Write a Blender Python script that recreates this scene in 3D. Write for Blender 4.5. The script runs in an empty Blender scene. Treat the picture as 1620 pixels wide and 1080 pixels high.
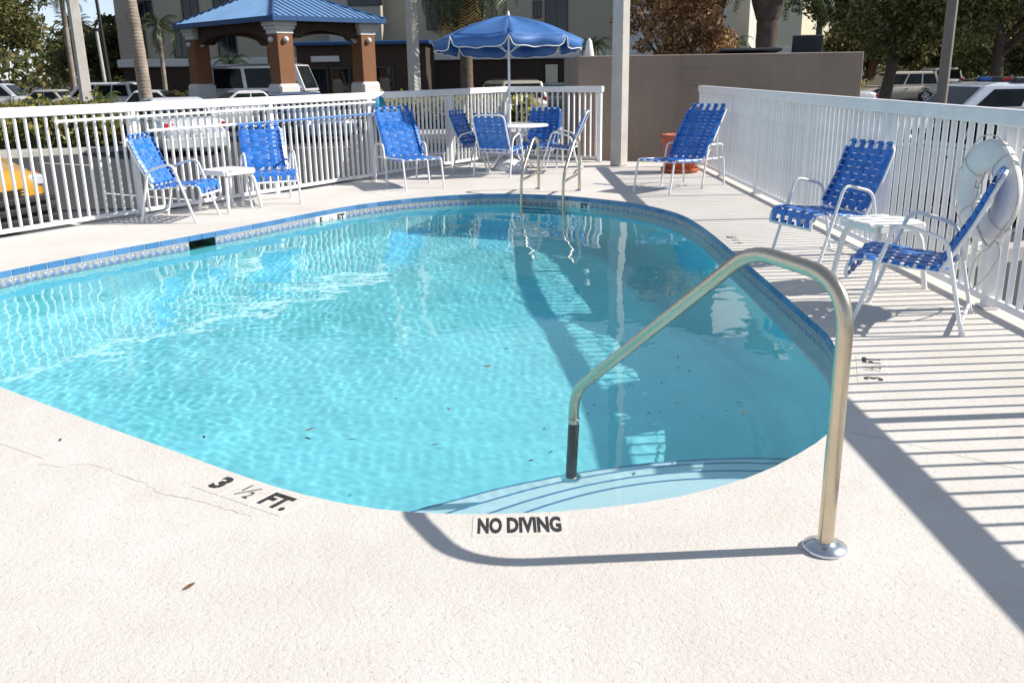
import bpy, bmesh, math, random
import numpy as np
from mathutils import Vector, Matrix

S = bpy.context.scene
COL = S.collection
R = math.radians
random.seed(7)

# ------------------------------------------------------------------ camera
cam_data = bpy.data.cameras.new('camera')
cam = bpy.data.objects.new('camera', cam_data)
COL.objects.link(cam)
S.camera = cam
cam_data.sensor_width = 36.0
cam_data.lens = 31.91
cam_data.clip_start = 0.05
cam_data.clip_end = 2000
cam.matrix_world = (Matrix.Translation((0, 0, 1.46)) @ Matrix.Rotation(R(90 - 16.6), 4, 'X')
                    @ Matrix.Rotation(R(-0.92), 4, 'Z'))

# ------------------------------------------------------------------ sky, sun, exposure
SUN_EL = R(37.2)
sun_dir = Vector((math.cos(SUN_EL) * 0.9985, math.cos(SUN_EL) * 0.055, math.sin(SUN_EL))).normalized()
world = bpy.data.worlds.new('World')
S.world = world
world.use_nodes = True
wn = world.node_tree
sky = wn.nodes.new('ShaderNodeTexSky')
sky.sky_type = 'NISHITA'
sky.sun_disc = False
sky.sun_elevation = SUN_EL
sky.sun_rotation = math.atan2(sun_dir.x, sun_dir.y)
sky.air_density = 0.5
sky.dust_density = 0.0
sky.ozone_density = 1.6
bg = wn.nodes['Background']
soft = wn.nodes.new('ShaderNodeHueSaturation')
soft.inputs['Saturation'].default_value = 0.78
even = wn.nodes.new('ShaderNodeGamma')
even.inputs['Gamma'].default_value = 0.6
wn.links.new(sky.outputs[0], even.inputs['Color'])
wn.links.new(even.outputs[0], soft.inputs['Color'])
wn.links.new(soft.outputs[0], bg.inputs[0])
bg.inputs[1].default_value = 0.15
sl = bpy.data.lights.new('sun', 'SUN')
sl.energy = 3.1
sl.angle = R(0.53)
sl.color = (1.0, 0.945, 0.865)
sl.cycles.is_caustics_light = True
sun = bpy.data.objects.new('sun', sl)
sun.rotation_euler = sun_dir.to_track_quat('Z', 'Y').to_euler()
sun.location = (20, 0, 20)
COL.objects.link(sun)
S.view_settings.view_transform = 'Standard'
S.view_settings.look = 'None'
S.view_settings.exposure = 1.10
S.view_settings.gamma = 1.0
S.view_settings.use_curve_mapping = False
S.cycles.use_denoising = True
S.cycles.max_bounces = 10
S.cycles.transparent_max_bounces = 8
S.cycles.caustics_refractive = True
S.cycles.caustics_reflective = True
S.cycles.sample_clamp_indirect = 4.0
S.cycles.blur_glossy = 0.5

# ------------------------------------------------------------------ materials
def nmat(name):
    m = bpy.data.materials.new(name)
    m.use_nodes = True
    nt = m.node_tree
    return m, nt, nt.nodes['Principled BSDF']

def node(nt, kind, **kw):
    n = nt.nodes.new('ShaderNode' + kind)
    for k, v in kw.items():
        if k.startswith('i_'):
            key = k[2:]
            key = int(key) if key.isdigit() else key.replace('_', ' ')
            n.inputs[key].default_value = v
        else:
            setattr(n, k, v)
    return n

def coords(nt, out='Object'):
    return node(nt, 'TexCoord').outputs[out]

def noise(nt, vec, scale, detail=4, rough=0.55):
    n = node(nt, 'TexNoise')
    n.inputs['Scale'].default_value = scale
    n.inputs['Detail'].default_value = detail
    n.inputs['Roughness'].default_value = rough
    nt.links.new(vec, n.inputs['Vector'])
    return n.outputs['Fac']

def ramp(nt, fac, stops):
    r = node(nt, 'ValToRGB')
    e = r.color_ramp.elements
    while len(e) < len(stops):
        e.new(0.5)
    for el, (p, c) in zip(e, stops):
        el.position = p
        el.color = (*c, 1) if len(c) == 3 else c
    nt.links.new(fac, r.inputs[0])
    return r.outputs[0]

def math_n(nt, op, a, b=None, c=None):
    n = node(nt, 'Math', operation=op)
    for i, v in enumerate((a, b, c)):
        if v is None:
            continue
        if isinstance(v, (int, float)):
            n.inputs[i].default_value = v
        else:
            nt.links.new(v, n.inputs[i])
    return n.outputs[0]

def mixc(nt, fac, a, b):
    n = node(nt, 'Mix', data_type='RGBA')
    for key, v in ((0, fac), (6, a), (7, b)):
        if isinstance(v, (int, float)):
            n.inputs[key].default_value = v
        elif isinstance(v, tuple):
            n.inputs[key].default_value = (*v, 1)
        else:
            nt.links.new(v, n.inputs[key])
    return n.outputs[2]

def bump(nt, bsdf, h, strength=0.3, dist=0.01):
    b = node(nt, 'Bump')
    b.inputs['Strength'].default_value = strength
    b.inputs['Distance'].default_value = dist
    nt.links.new(h, b.inputs['Height'])
    nt.links.new(b.outputs[0], bsdf.inputs['Normal'])

def simple(name, col, rough=0.5, metal=0.0, var=0.12, scale=6.0, bmp=0.0, bscale=60.0, spec=0.5, coat=0.0, wear=None, objvar=0.0):
    """painted / plain surface with a soft uneven colour, a rough spot or two and fine relief"""
    m, nt, b = nmat(name)
    v = coords(nt)
    f = noise(nt, v, scale, 5)
    lo = tuple(c * (1 - var) for c in col)
    hi = tuple(min(1, c * (1 + var)) for c in col)
    c = ramp(nt, f, [(0.3, lo), (0.7, hi)])
    if wear:
        w = noise(nt, v, scale * 2.7, 6, 0.65)
        wf = ramp(nt, w, [(0.58, (0, 0, 0)), (0.72, (1, 1, 1))])
        c = mixc(nt, math_n(nt, 'MULTIPLY', wf, wear[1]), c, wear[0])
    if objvar:
        oi = node(nt, 'ObjectInfo')
        hs = node(nt, 'HueSaturation')
        nt.links.new(math_n(nt, 'MULTIPLY_ADD', oi.outputs['Random'], objvar, 1 - objvar * .6), hs.inputs['Value'])
        nt.links.new(math_n(nt, 'MULTIPLY_ADD', oi.outputs['Random'], -objvar * .6, 1 + objvar * .2), hs.inputs['Saturation'])
        nt.links.new(c, hs.inputs['Color'])
        c = hs.outputs[0]
    nt.links.new(c, b.inputs['Base Color'])
    b.inputs['Roughness'].default_value = rough
    rr = ramp(nt, noise(nt, v, scale * 3, 3), [(0.3, (max(0.02, rough - .08),) * 3), (0.7, (min(1, rough + .08),) * 3)])
    nt.links.new(rr, b.inputs['Roughness'])
    b.inputs['Metallic'].default_value = metal
    b.inputs['Specular IOR Level'].default_value = spec
    b.inputs['Coat Weight'].default_value = coat
    b.inputs['Coat Roughness'].default_value = 0.06
    if bmp:
        bump(nt, b, noise(nt, v, bscale, 4), bmp, 0.01)
    return m

def leafmat(name, stops, rough=0.55, trans=0.35, spec=0.4):
    """foliage: each leaf its own tone, a bit of light through it"""
    m, nt, b = nmat(name)
    g = node(nt, 'NewGeometry')
    c = ramp(nt, g.outputs['Random Per Island'], stops)
    nt.links.new(c, b.inputs['Base Color'])
    b.inputs['Roughness'].default_value = rough
    b.inputs['Specular IOR Level'].default_value = spec
    tr = node(nt, 'BsdfTranslucent')
    nt.links.new(c, tr.inputs['Color'])
    mx = node(nt, 'MixShader')
    mx.inputs[0].default_value = trans
    nt.links.new(b.outputs[0], mx.inputs[1])
    nt.links.new(tr.outputs[0], mx.inputs[2])
    nt.links.new(mx.outputs[0], nt.nodes['Material Output'].inputs[0])
    return m

def glassmat(name, col=(0.012, 0.014, 0.017), rough=0.04, spec=0.5):
    m, nt, b = nmat(name)
    f = noise(nt, coords(nt), 3.0, 2)
    nt.links.new(ramp(nt, f, [(0.3, tuple(c * .6 for c in col)), (0.7, tuple(c * 1.5 for c in col))]), b.inputs['Base Color'])
    b.inputs['Roughness'].default_value = rough
    b.inputs['Specular IOR Level'].default_value = spec
    return m

def deck_material():
    m, nt, b = nmat('textured_deck_coating')
    v = coords(nt)
    big = noise(nt, v, 0.9, 6, 0.6)
    mid = noise(nt, v, 7.0, 5, 0.6)
    c = ramp(nt, big, [(0.30, (0.595, 0.56, 0.515)), (0.55, (0.65, 0.62, 0.58)), (0.75, (0.685, 0.66, 0.62))])
    c = mixc(nt, math_n(nt, 'MULTIPLY', ramp(nt, mid, [(0.35, (1, 1, 1)), (0.6, (0, 0, 0))]), 0.22), c, (0.56, 0.49, 0.42))
    # knock-down splatter: flat raised islands with ragged pits between them
    warp = node(nt, 'TexNoise', i_Scale=30.0, i_Detail=3.0)
    nt.links.new(v, warp.inputs['Vector'])
    wv = node(nt, 'VectorMath', operation='MULTIPLY_ADD')
    nt.links.new(warp.outputs['Color'], wv.inputs[0])
    wv.inputs[1].default_value = (0.02, 0.02, 0.02)
    nt.links.new(v, wv.inputs[2])
    s1 = noise(nt, wv.outputs[0], 58.0, 4, 0.6)
    isl = ramp(nt, s1, [(0.36, (0, 0, 0)), (0.56, (1, 1, 1))])
    grit = noise(nt, v, 260.0, 3, 0.7)
    pit = ramp(nt, noise(nt, wv.outputs[0], 75.0, 3, 0.6), [(0.30, (0, 0, 0)), (0.40, (1, 1, 1))])
    h = math_n(nt, 'ADD', math_n(nt, 'MULTIPLY', isl, 0.38), math_n(nt, 'MULTIPLY', grit, 0.34))
    h = math_n(nt, 'ADD', h, math_n(nt, 'MULTIPLY', pit, 0.45))
    bump(nt, b, h, 0.55, 0.004)
    # old splash marks, foot wear and grime in broad uneven patches
    st1 = noise(nt, v, 0.55, 7, 0.68)
    c = mixc(nt, math_n(nt, 'MULTIPLY', ramp(nt, st1, [(0.50, (0, 0, 0)), (0.66, (1, 1, 1))]), 0.30), c, (0.56, 0.50, 0.43))
    st2 = noise(nt, v, 2.1, 7, 0.7)
    c = mixc(nt, math_n(nt, 'MULTIPLY', ramp(nt, st2, [(0.56, (0, 0, 0)), (0.68, (1, 1, 1))]), 0.22), c, (0.50, 0.44, 0.38))
    spk = ramp(nt, noise(nt, v, 130.0, 2, 0.5), [(0.70, (0, 0, 0)), (0.76, (1, 1, 1))])
    c = mixc(nt, math_n(nt, 'MULTIPLY', spk, 0.35), c, (0.36, 0.29, 0.22))
    pit_tone = math_n(nt, 'MULTIPLY', math_n(nt, 'SUBTRACT', 1.0, pit), 0.30)  # pits are coloured darker than the coating around them
    c = mixc(nt, pit_tone, c, (0.42, 0.35, 0.28))
    nt.links.new(c, b.inputs['Base Color'])
    b.inputs['Roughness'].default_value = 0.86
    b.inputs['Specular IOR Level'].default_value = 0.25
    return m

def asphalt_material():
    m, nt, b = nmat('asphalt')
    v = coords(nt)
    f = noise(nt, v, 0.25, 6, 0.6)
    c = ramp(nt, f, [(0.3, (0.026, 0.026, 0.028)), (0.7, (0.046, 0.046, 0.046))])
    g = noise(nt, v, 90.0, 3)
    c = mixc(nt, math_n(nt, 'MULTIPLY', ramp(nt, g, [(0.5, (0, 0, 0)), (0.7, (1, 1, 1))]), 0.35), c, (0.12, 0.12, 0.118))
    nt.links.new(c, b.inputs['Base Color'])
    b.inputs['Roughness'].default_value = 0.9
    bump(nt, b, g, 0.4, 0.01)
    return m

def pattern_tile_material():
    """glazed waterline tile: slate ground, two cream dots high at the sides, blue lobes, a pale fan on a stem in the middle"""
    m, nt, b = nmat('patterned_glazed_tile')
    v = coords(nt)
    sx = node(nt, 'SeparateXYZ')
    nt.links.new(v, sx.inputs[0])
    x = math_n(nt, 'ABSOLUTE', sx.outputs[0])
    z = sx.outputs[2]           # 0 at the tile top, negative below
    def disc(cx, cz, r, e=0.004, sz=1.0):
        dx = math_n(nt, 'SUBTRACT', x, cx)
        dz = math_n(nt, 'MULTIPLY', math_n(nt, 'SUBTRACT', z, cz), sz)
        d = math_n(nt, 'SQRT', math_n(nt, 'ADD', math_n(nt, 'MULTIPLY', dx, dx), math_n(nt, 'MULTIPLY', dz, dz)))
        n = node(nt, 'MapRange')
        nt.links.new(d, n.inputs[0])
        n.inputs[1].default_value = r
        n.inputs[2].default_value = r - e
        return n.outputs[0]
    base = ramp(nt, noise(nt, v, 55.0, 4, 0.7), [(0.3, (0.20, 0.22, 0.27)), (0.7, (0.36, 0.37, 0.39))])
    c = mixc(nt, disc(0.040, -0.050, 0.022), base, (0.13, 0.22, 0.45))
    c = mixc(nt, disc(0.068, -0.075, 0.016), c, (0.16, 0.25, 0.44))
    c = mixc(nt, disc(0.054, -0.024, 0.0125), c, (0.60, 0.55, 0.46))
    c = mixc(nt, disc(0.054, -0.024, 0.005), c, (0.42, 0.22, 0.12))
    # fan
    half = math_n(nt, 'MULTIPLY', math_n(nt, 'SUBTRACT', -0.040, z), 0.55)
    infan = math_n(nt, 'LESS_THAN', x, half)
    lo = math_n(nt, 'GREATER_THAN', z, -0.086)
    c = mixc(nt, math_n(nt, 'MULTIPLY', infan, lo), c, (0.42, 0.43, 0.38))
    stem = math_n(nt, 'MULTIPLY', math_n(nt, 'LESS_THAN', x, 0.0045), math_n(nt, 'GREATER_THAN', z, -0.06))
    c = mixc(nt, stem, c, (0.45, 0.41, 0.30))
    nt.links.new(c, b.inputs['Base Color'])
    b.inputs['Roughness'].default_value = 0.16
    return m

def stucco_wall_material():
    m, nt, b = nmat('taupe_stucco')
    v = coords(nt)
    c = ramp(nt, noise(nt, v, 0.9, 6, 0.62), [(0.32, (0.24, 0.185, 0.148)), (0.52, (0.28, 0.218, 0.174)), (0.72, (0.32, 0.252, 0.203))])
    mp = node(nt, 'Mapping')
    mp.inputs['Scale'].default_value = (5.0, 5.0, 0.35)
    nt.links.new(v, mp.inputs['Vector'])
    streak = ramp(nt, noise(nt, mp.outputs[0], 1.6, 5, 0.6), [(0.50, (0, 0, 0)), (0.70, (1, 1, 1))])
    c = mixc(nt, math_n(nt, 'MULTIPLY', streak, 0.28), c, (0.165, 0.135, 0.118))
    # paint roller patches: faint upright bands of slightly different tone
    sx = node(nt, 'SeparateXYZ')
    nt.links.new(v, sx.inputs[0])
    band = node(nt, 'TexNoise', noise_dimensions='1D')
    band.inputs['Scale'].default_value = 1.3
    band.inputs['Detail'].default_value = 1.0
    nt.links.new(sx.outputs[0], band.inputs['W'])
    c = mixc(nt, math_n(nt, 'MULTIPLY', ramp(nt, band.outputs['Fac'], [(0.47, (0, 0, 0)), (0.53, (1, 1, 1))]), 0.30), c, (0.30, 0.235, 0.195))
    nt.links.new(c, b.inputs['Base Color'])
    b.inputs['Roughness'].default_value = 0.92
    bump(nt, b, noise(nt, v, 85.0, 4), 0.5, 0.012)
    return m

M = {}
M['deck'] = deck_material()
M['asphalt'] = asphalt_material()
M['white_metal'] = simple('white_powder_coat', (0.80, 0.80, 0.80), 0.38, var=0.04, scale=9, wear=((0.62, 0.60, 0.55), 0.35))
M['white_fence'] = simple('white_fence_paint', (0.85, 0.845, 0.84), 0.42, var=0.05, scale=4, wear=((0.56, 0.52, 0.46), 0.45), objvar=0.10)
M['strap'] = simple('blue_vinyl_strap', (0.022, 0.165, 0.56), 0.38, var=0.22, scale=14, spec=0.5, objvar=0.16, wear=((0.05, 0.19, 0.52), 0.4))
M['white_plastic'] = simple('white_resin', (0.80, 0.79, 0.775), 0.45, var=0.05, scale=8, bmp=0.05)
M['steel'] = simple('brushed_stainless', (0.60, 0.52, 0.40), 0.27, metal=1.0, var=0.07, scale=4, wear=((0.46, 0.36, 0.24), 0.30))
M['steel_flange'] = simple('polished_flange', (0.68, 0.70, 0.72), 0.2, metal=1.0, var=0.06)
M['dark_sleeve'] = simple('dark_rubber_sleeve', (0.03, 0.032, 0.035), 0.55, var=0.3, scale=20)
M['blue_tile'] = simple('blue_glazed_tile', (0.075, 0.20, 0.40), 0.14, var=0.16, scale=5, objvar=0.25)
M['pattern_tile'] = pattern_tile_material()
M['marker_tile'] = simple('white_marker_tile', (0.68, 0.67, 0.63), 0.3, var=0.05, scale=12)
M['deck_tile'] = simple('weathered_marker_tile', (0.64, 0.60, 0.55), 0.7, var=0.08, scale=14, bmp=0.2, wear=((0.50, 0.42, 0.36), 0.35))
M['black_print'] = simple('worn_black_lettering', (0.028, 0.027, 0.026), 0.6, var=0.3, scale=30, wear=((0.32, 0.30, 0.28), 0.55))
M['plaster'] = simple('aqua_pool_plaster', (0.25, 0.73, 0.80), 0.75, var=0.06, scale=1.6, bmp=0.1, wear=((0.18, 0.66, 0.75), 0.40))
M['step_plaster'] = simple('pale_step_plaster', (0.62, 0.80, 0.84), 0.75, var=0.05, scale=3.0, bmp=0.1)
M['nosing'] = simple('blue_nosing_tile', (0.10, 0.27, 0.47), 0.4, var=0.2, scale=18)
M['skimmer_dark'] = simple('skimmer_throat', (0.07, 0.115, 0.095), 0.7, var=0.4, scale=14)
M['concrete'] = simple('grey_concrete', (0.50, 0.475, 0.43), 0.85, var=0.12, scale=3, bmp=0.25, bscale=45, wear=((0.36, 0.335, 0.30), 0.5))
M['kerb'] = simple('pale_concrete', (0.46, 0.44, 0.40), 0.9, var=0.12, scale=2, bmp=0.2, wear=((0.33, 0.30, 0.26), 0.4))
M['stucco_wall'] = stucco_wall_material()
M['terracotta'] = simple('terracotta', (0.42, 0.10, 0.045), 0.7, var=0.15, scale=7, wear=((0.50, 0.28, 0.18), 0.4))
M['umbrella'] = simple('blue_umbrella_cloth', (0.040, 0.135, 0.37), 0.55, var=0.15, scale=3, bmp=0.1, bscale=8)
M['white_cloth'] = simple('white_piping', (0.75, 0.75, 0.72), 0.7, var=0.05)
M['buoy'] = simple('white_buoy_vinyl', (0.76, 0.76, 0.74), 0.4, var=0.05, scale=5, bmp=0.05, bscale=12)
M['rope'] = simple('white_rope', (0.62, 0.60, 0.55), 0.9, var=0.15, scale=60, bmp=0.3, bscale=140)
M['pole_white'] = simple('white_pole', (0.78, 0.78, 0.77), 0.35, var=0.05)
M['pole_blue'] = simple('blue_pole', (0.10, 0.22, 0.52), 0.35, var=0.1)
M['net'] = simple('teal_net', (0.03, 0.30, 0.42), 0.6, var=0.3, scale=30)
M['hook'] = simple('white_hook', (0.7, 0.72, 0.7), 0.5, var=0.1)
M['dark_metal'] = simple('dark_bronze_metal', (0.045, 0.043, 0.042), 0.5, metal=0.4, var=0.2)
M['line_paint'] = simple('white_line_paint', (0.60, 0.60, 0.58), 0.8, var=0.2, scale=5, wear=((0.14, 0.14, 0.14), 0.7))
M['beige_stucco'] = simple('beige_stucco', (0.40, 0.36, 0.28), 0.9, var=0.05, scale=0.6, bmp=0.15)
M['cream_stucco'] = simple('cream_stucco', (0.66, 0.60, 0.45), 0.9, var=0.05, scale=0.6, bmp=0.15)
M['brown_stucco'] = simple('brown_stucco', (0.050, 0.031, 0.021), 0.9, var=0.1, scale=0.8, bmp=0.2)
M['column_stucco'] = simple('rust_brown_stucco', (0.23, 0.105, 0.05), 0.9, var=0.08, scale=1.5, bmp=0.2)
M['white_trim'] = simple('white_trim', (0.66, 0.65, 0.62), 0.7, var=0.05, scale=1.5)
M['blue_roof'] = simple('blue_metal_roof', (0.20, 0.36, 0.58), 0.38, var=0.08, scale=1.0, metal=0.2)
M['blue_fascia'] = simple('dark_blue_fascia', (0.02, 0.075, 0.20), 0.45, var=0.1)
M['soffit'] = simple('brown_soffit', (0.055, 0.036, 0.024), 0.85, var=0.1)
M['window_glass'] = glassmat('dark_window_glass')
M['window_frame'] = simple('window_frame', (0.05, 0.05, 0.05), 0.5)
def ringed_trunk():
    m, nt, b = nmat('grey_palm_trunk')
    v = coords(nt)
    w = node(nt, 'TexWave', wave_type='BANDS', bands_direction='Z')
    w.inputs['Scale'].default_value = 3.6
    w.inputs['Distortion'].default_value = 2.5
    w.inputs['Detail'].default_value = 3
    nt.links.new(v, w.inputs['Vector'])
    c = ramp(nt, noise(nt, v, 4.0, 6, .65), [(0.3, (0.20, 0.16, 0.125)), (0.55, (0.33, 0.27, 0.215)), (0.75, (0.42, 0.36, 0.30))])
    c = mixc(nt, math_n(nt, 'MULTIPLY', ramp(nt, w.outputs['Fac'], [(0.0, (1, 1, 1)), (0.22, (0, 0, 0))]), 0.28), c, (0.12, 0.095, 0.075))
    nt.links.new(c, b.inputs['Base Color'])
    b.inputs['Roughness'].default_value = 0.9
    bump(nt, b, w.outputs['Fac'], 0.3, 0.02)
    return m
M['trunk_grey'] = ringed_trunk()
M['bark'] = simple('brown_bark', (0.12, 0.092, 0.07), 0.95, var=0.3, scale=6, bmp=0.8, bscale=25)
M['bark_red'] = simple('red_bark', (0.22, 0.11, 0.06), 0.95, var=0.25, scale=5, bmp=0.6, bscale=20)
M['lid_dark'] = simple('dark_plastic_lid', (0.03, 0.034, 0.042), 0.5, var=0.2)
M['yellow_post'] = simple('yellow_bollard', (0.62, 0.36, 0.03), 0.5, var=0.1)
M['globe'] = simple('white_globe', (0.72, 0.72, 0.70), 0.35, var=0.03)
M['soil'] = simple('mulch', (0.06, 0.042, 0.03), 0.95, var=0.4, scale=8, bmp=0.8)
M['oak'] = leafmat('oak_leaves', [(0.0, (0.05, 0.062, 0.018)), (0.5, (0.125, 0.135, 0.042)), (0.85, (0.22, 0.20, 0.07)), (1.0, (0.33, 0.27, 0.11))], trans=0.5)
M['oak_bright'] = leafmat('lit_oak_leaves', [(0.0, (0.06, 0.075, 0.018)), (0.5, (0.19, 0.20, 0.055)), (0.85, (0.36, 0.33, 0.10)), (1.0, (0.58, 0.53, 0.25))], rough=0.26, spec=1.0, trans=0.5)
M['rust_leaf'] = leafmat('autumn_leaves', [(0.0, (0.12, 0.065, 0.028)), (0.3, (0.40, 0.17, 0.08)), (0.65, (0.54, 0.36, 0.16)), (1.0, (0.70, 0.58, 0.38))], trans=0.5)
M['hedge_leaf'] = leafmat('hedge_leaves', [(0.0, (0.13, 0.15, 0.03)), (0.5, (0.40, 0.37, 0.085)), (1.0, (0.62, 0.54, 0.19))], trans=0.5)
M['palm_leaf'] = leafmat('palm_fronds', [(0.0, (0.020, 0.036, 0.013)), (0.6, (0.042, 0.066, 0.020)), (1.0, (0.085, 0.10, 0.036))], rough=0.4)
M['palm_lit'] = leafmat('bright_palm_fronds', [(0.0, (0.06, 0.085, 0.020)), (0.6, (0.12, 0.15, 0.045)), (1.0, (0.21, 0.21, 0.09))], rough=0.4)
M['dead_frond'] = leafmat('dry_fronds', [(0.0, (0.42, 0.25, 0.08)), (1.0, (0.70, 0.48, 0.20))])
M['leaf_brown'] = simple('dry_leaf', (0.16, 0.075, 0.035), 0.7, var=0.4, scale=40)
M['leaf_dark'] = simple('wet_dark_leaf', (0.035, 0.035, 0.03), 0.5, var=0.4, scale=40)
M['tyre'] = simple('tyre_rubber', (0.02, 0.02, 0.02), 0.8, var=0.2)
M['rim'] = simple('alloy_rim', (0.50, 0.50, 0.51), 0.3, metal=0.8, var=0.1)
M['black_trim'] = simple('black_plastic_trim', (0.02, 0.02, 0.022), 0.55, var=0.2)
M['car_glass'] = glassmat('tinted_car_glass', (0.010, 0.013, 0.014), 0.05, 0.22)
M['tail_red'] = simple('red_lamp_lens', (0.42, 0.016, 0.014), 0.15, var=0.15)
M['head_clear'] = simple('clear_lamp_lens', (0.55, 0.57, 0.60), 0.08, var=0.15)
M['amber'] = simple('amber_lamp_lens', (0.70, 0.16, 0.02), 0.15, var=0.15)
M['plate'] = simple('licence_plate', (0.6, 0.6, 0.6), 0.5)
M['debris'] = simple('pool_debris', (0.03, 0.035, 0.035), 0.9, var=0.3)
M['concrete_dark'] = simple('shade_and_joint_concrete', (0.17, 0.16, 0.145), 0.85, var=0.15, scale=3, bmp=0.25, bscale=45, wear=((0.11, 0.105, 0.095), 0.5))  # shaded concrete of the right pole darkened in the colour; also wall joints
M['grout_recess'] = simple('grout_and_pale_recess', (0.62, 0.66, 0.68), 0.8, var=0.06, scale=8)
M['groove'] = simple('hairline_joint', (0.47, 0.42, 0.36), 0.95, var=0.3, scale=20)

def paint(name, col, rough=0.28, metal=0.0):
    return simple(name, col, rough, metal=metal, var=0.03, scale=2, coat=0.6)

def water_material():
    m = bpy.data.materials.new('pool_water')
    m.use_nodes = True
    b = m.node_tree.nodes['Principled BSDF']
    b.inputs['Base Color'].default_value = (0.88, 0.98, 0.995, 1)
    b.inputs['Transmission Weight'].default_value = 1.0
    b.inputs['Roughness'].default_value = 0.0
    b.inputs['IOR'].default_value = 1.333
    return m
M['water'] = water_material()

# ------------------------------------------------------------------ mesh helpers
class MB:
    """collects boxes, tubes, lathes and prisms; build() links them as one mesh object"""
    def __init__(self):
        self.v, self.f, self.mi, self.sm = [], [], [], []
        self.cur, self.smooth = 0, False
    def add(self, vs, fs, mat=None, smooth=None):
        o = len(self.v)
        self.v += [tuple(p) for p in vs]
        for f in fs:
            self.f.append([i + o for i in f])
            self.mi.append(self.cur if mat is None else mat)
            self.sm.append(self.smooth if smooth is None else smooth)
        return self
    def box(self, c, s, rz=0.0, mtx=None, bev=0.0, taper=1.0):
        hx, hy, hz = s[0] / 2, s[1] / 2, s[2] / 2
        if bev > 0:
            b = min(bev, hx * .45, hy * .45, hz * .45)
            pts, fs = [], []
            ring = [(-hx + b, -hy), (hx - b, -hy), (hx, -hy + b), (hx, hy - b), (hx - b, hy), (-hx + b, hy), (-hx, hy - b), (-hx, -hy + b)]
            ins = [(max(-hx + b, min(hx - b, x)), max(-hy + b, min(hy - b, y))) for x, y in ring]
            for z, rr in ((-hz, ins), (-hz + b, ring), (hz - b, ring), (hz, ins)):
                pts += [(x, y, z) for x, y in rr]
            for k in range(3):
                for j in range(8):
                    fs.append((k * 8 + j, k * 8 + (j + 1) % 8, (k + 1) * 8 + (j + 1) % 8, (k + 1) * 8 + j))
            fs.append(tuple(range(7, -1, -1)))
            fs.append(tuple(range(24, 32)))
        else:
            pts = [(x, y, z) for z in (-hz, hz) for x, y in ((-hx, -hy), (hx, -hy), (hx, hy), (-hx, hy))]
            fs = [(3, 2, 1, 0), (4, 5, 6, 7), (0, 1, 5, 4), (1, 2, 6, 5), (2, 3, 7, 6), (3, 0, 4, 7)]
        if taper != 1.0:
            pts = [(x * (taper if z > 0 else 1), y * (taper if z > 0 else 1), z) for x, y, z in pts]
        T = Matrix.Translation(c) @ (mtx if mtx is not None else Matrix.Rotation(rz, 4, 'Z'))
        return self.add([T @ Vector(p) for p in pts], fs)
    def tube(self, pts, r, n=10, closed=False, cap=True):
        pts = [Vector(p) for p in pts]
        k = len(pts)
        rs = r if isinstance(r, (list, tuple)) else [r] * k
        dirs = []
        for i in range(k):
            a = pts[i - 1] if (i > 0 or closed) else pts[i]
            b = pts[(i + 1) % k] if (i < k - 1 or closed) else pts[i]
            d = (b - a)
            dirs.append(d.normalized() if d.length > 1e-9 else Vector((0, 0, 1)))
        up = Vector((0, 0, 1)) if abs(dirs[0].z) < 0.9 else Vector((1, 0, 0))
        u = dirs[0].cross(up).normalized()
        vs, fs = [], []
        for i in range(k):
            d = dirs[i]
            u = (u - d * u.dot(d))
            u = u.normalized() if u.length > 1e-6 else d.orthogonal().normalized()
            w = d.cross(u)
            for j in range(n):
                a = 2 * math.pi * j / n
                vs.append(pts[i] + (u * math.cos(a) + w * math.sin(a)) * rs[i])
        kk = k if closed else k - 1
        for i in range(kk):
            for j in range(n):
                i2 = (i + 1) % k
                fs.append((i * n + j, i * n + (j + 1) % n, i2 * n + (j + 1) % n, i2 * n + j))
        self.add(vs, fs, smooth=True)
        if cap and not closed:
            self.add(vs[:n], [tuple(range(n - 1, -1, -1))], smooth=False)
            self.add(vs[-n:], [tuple(range(n))], smooth=False)
        return self
    def lathe(self, prof, n=24, c=(0, 0, 0), smooth=True, cap=True, mtx=None):
        vs, fs = [], []
        T = Matrix.Translation(c) @ (mtx if mtx is not None else Matrix.Identity(4))
        for r, z in prof:
            for j in range(n):
                a = 2 * math.pi * j / n
                vs.append(T @ Vector((r * math.cos(a), r * math.sin(a), z)))
        for i in range(len(prof) - 1):
            for j in range(n):
                fs.append((i * n + j, i * n + (j + 1) % n, (i + 1) * n + (j + 1) % n, (i + 1) * n + j))
        self.add(vs, fs, smooth=smooth)
        if cap:
            self.add(vs[:n], [tuple(range(n - 1, -1, -1))], smooth=False)
            self.add(vs[-n:], [tuple(range(n))], smooth=False)
        return self
    def prism(self, poly, z0, z1, mtx=None):
        n = len(poly)
        T = mtx if mtx is not None else Matrix.Identity(4)
        vs = [T @ Vector((x, y, z0)) for x, y in poly] + [T @ Vector((x, y, z1)) for x, y in poly]
        fs = [tuple(range(n - 1, -1, -1)), tuple(range(n, 2 * n))]
        fs += [(j, (j + 1) % n, n + (j + 1) % n, n + j) for j in range(n)]
        return self.add(vs, fs)
    def sphere(self, c, r, n=12, m=8, sc=(1, 1, 1)):
        prof = [(r * math.sin(math.pi * i / m) + 1e-5, -r * math.cos(math.pi * i / m)) for i in range(m + 1)]
        return self.lathe(prof, n, c, mtx=Matrix.Diagonal((*sc, 1)), cap=False)
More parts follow.
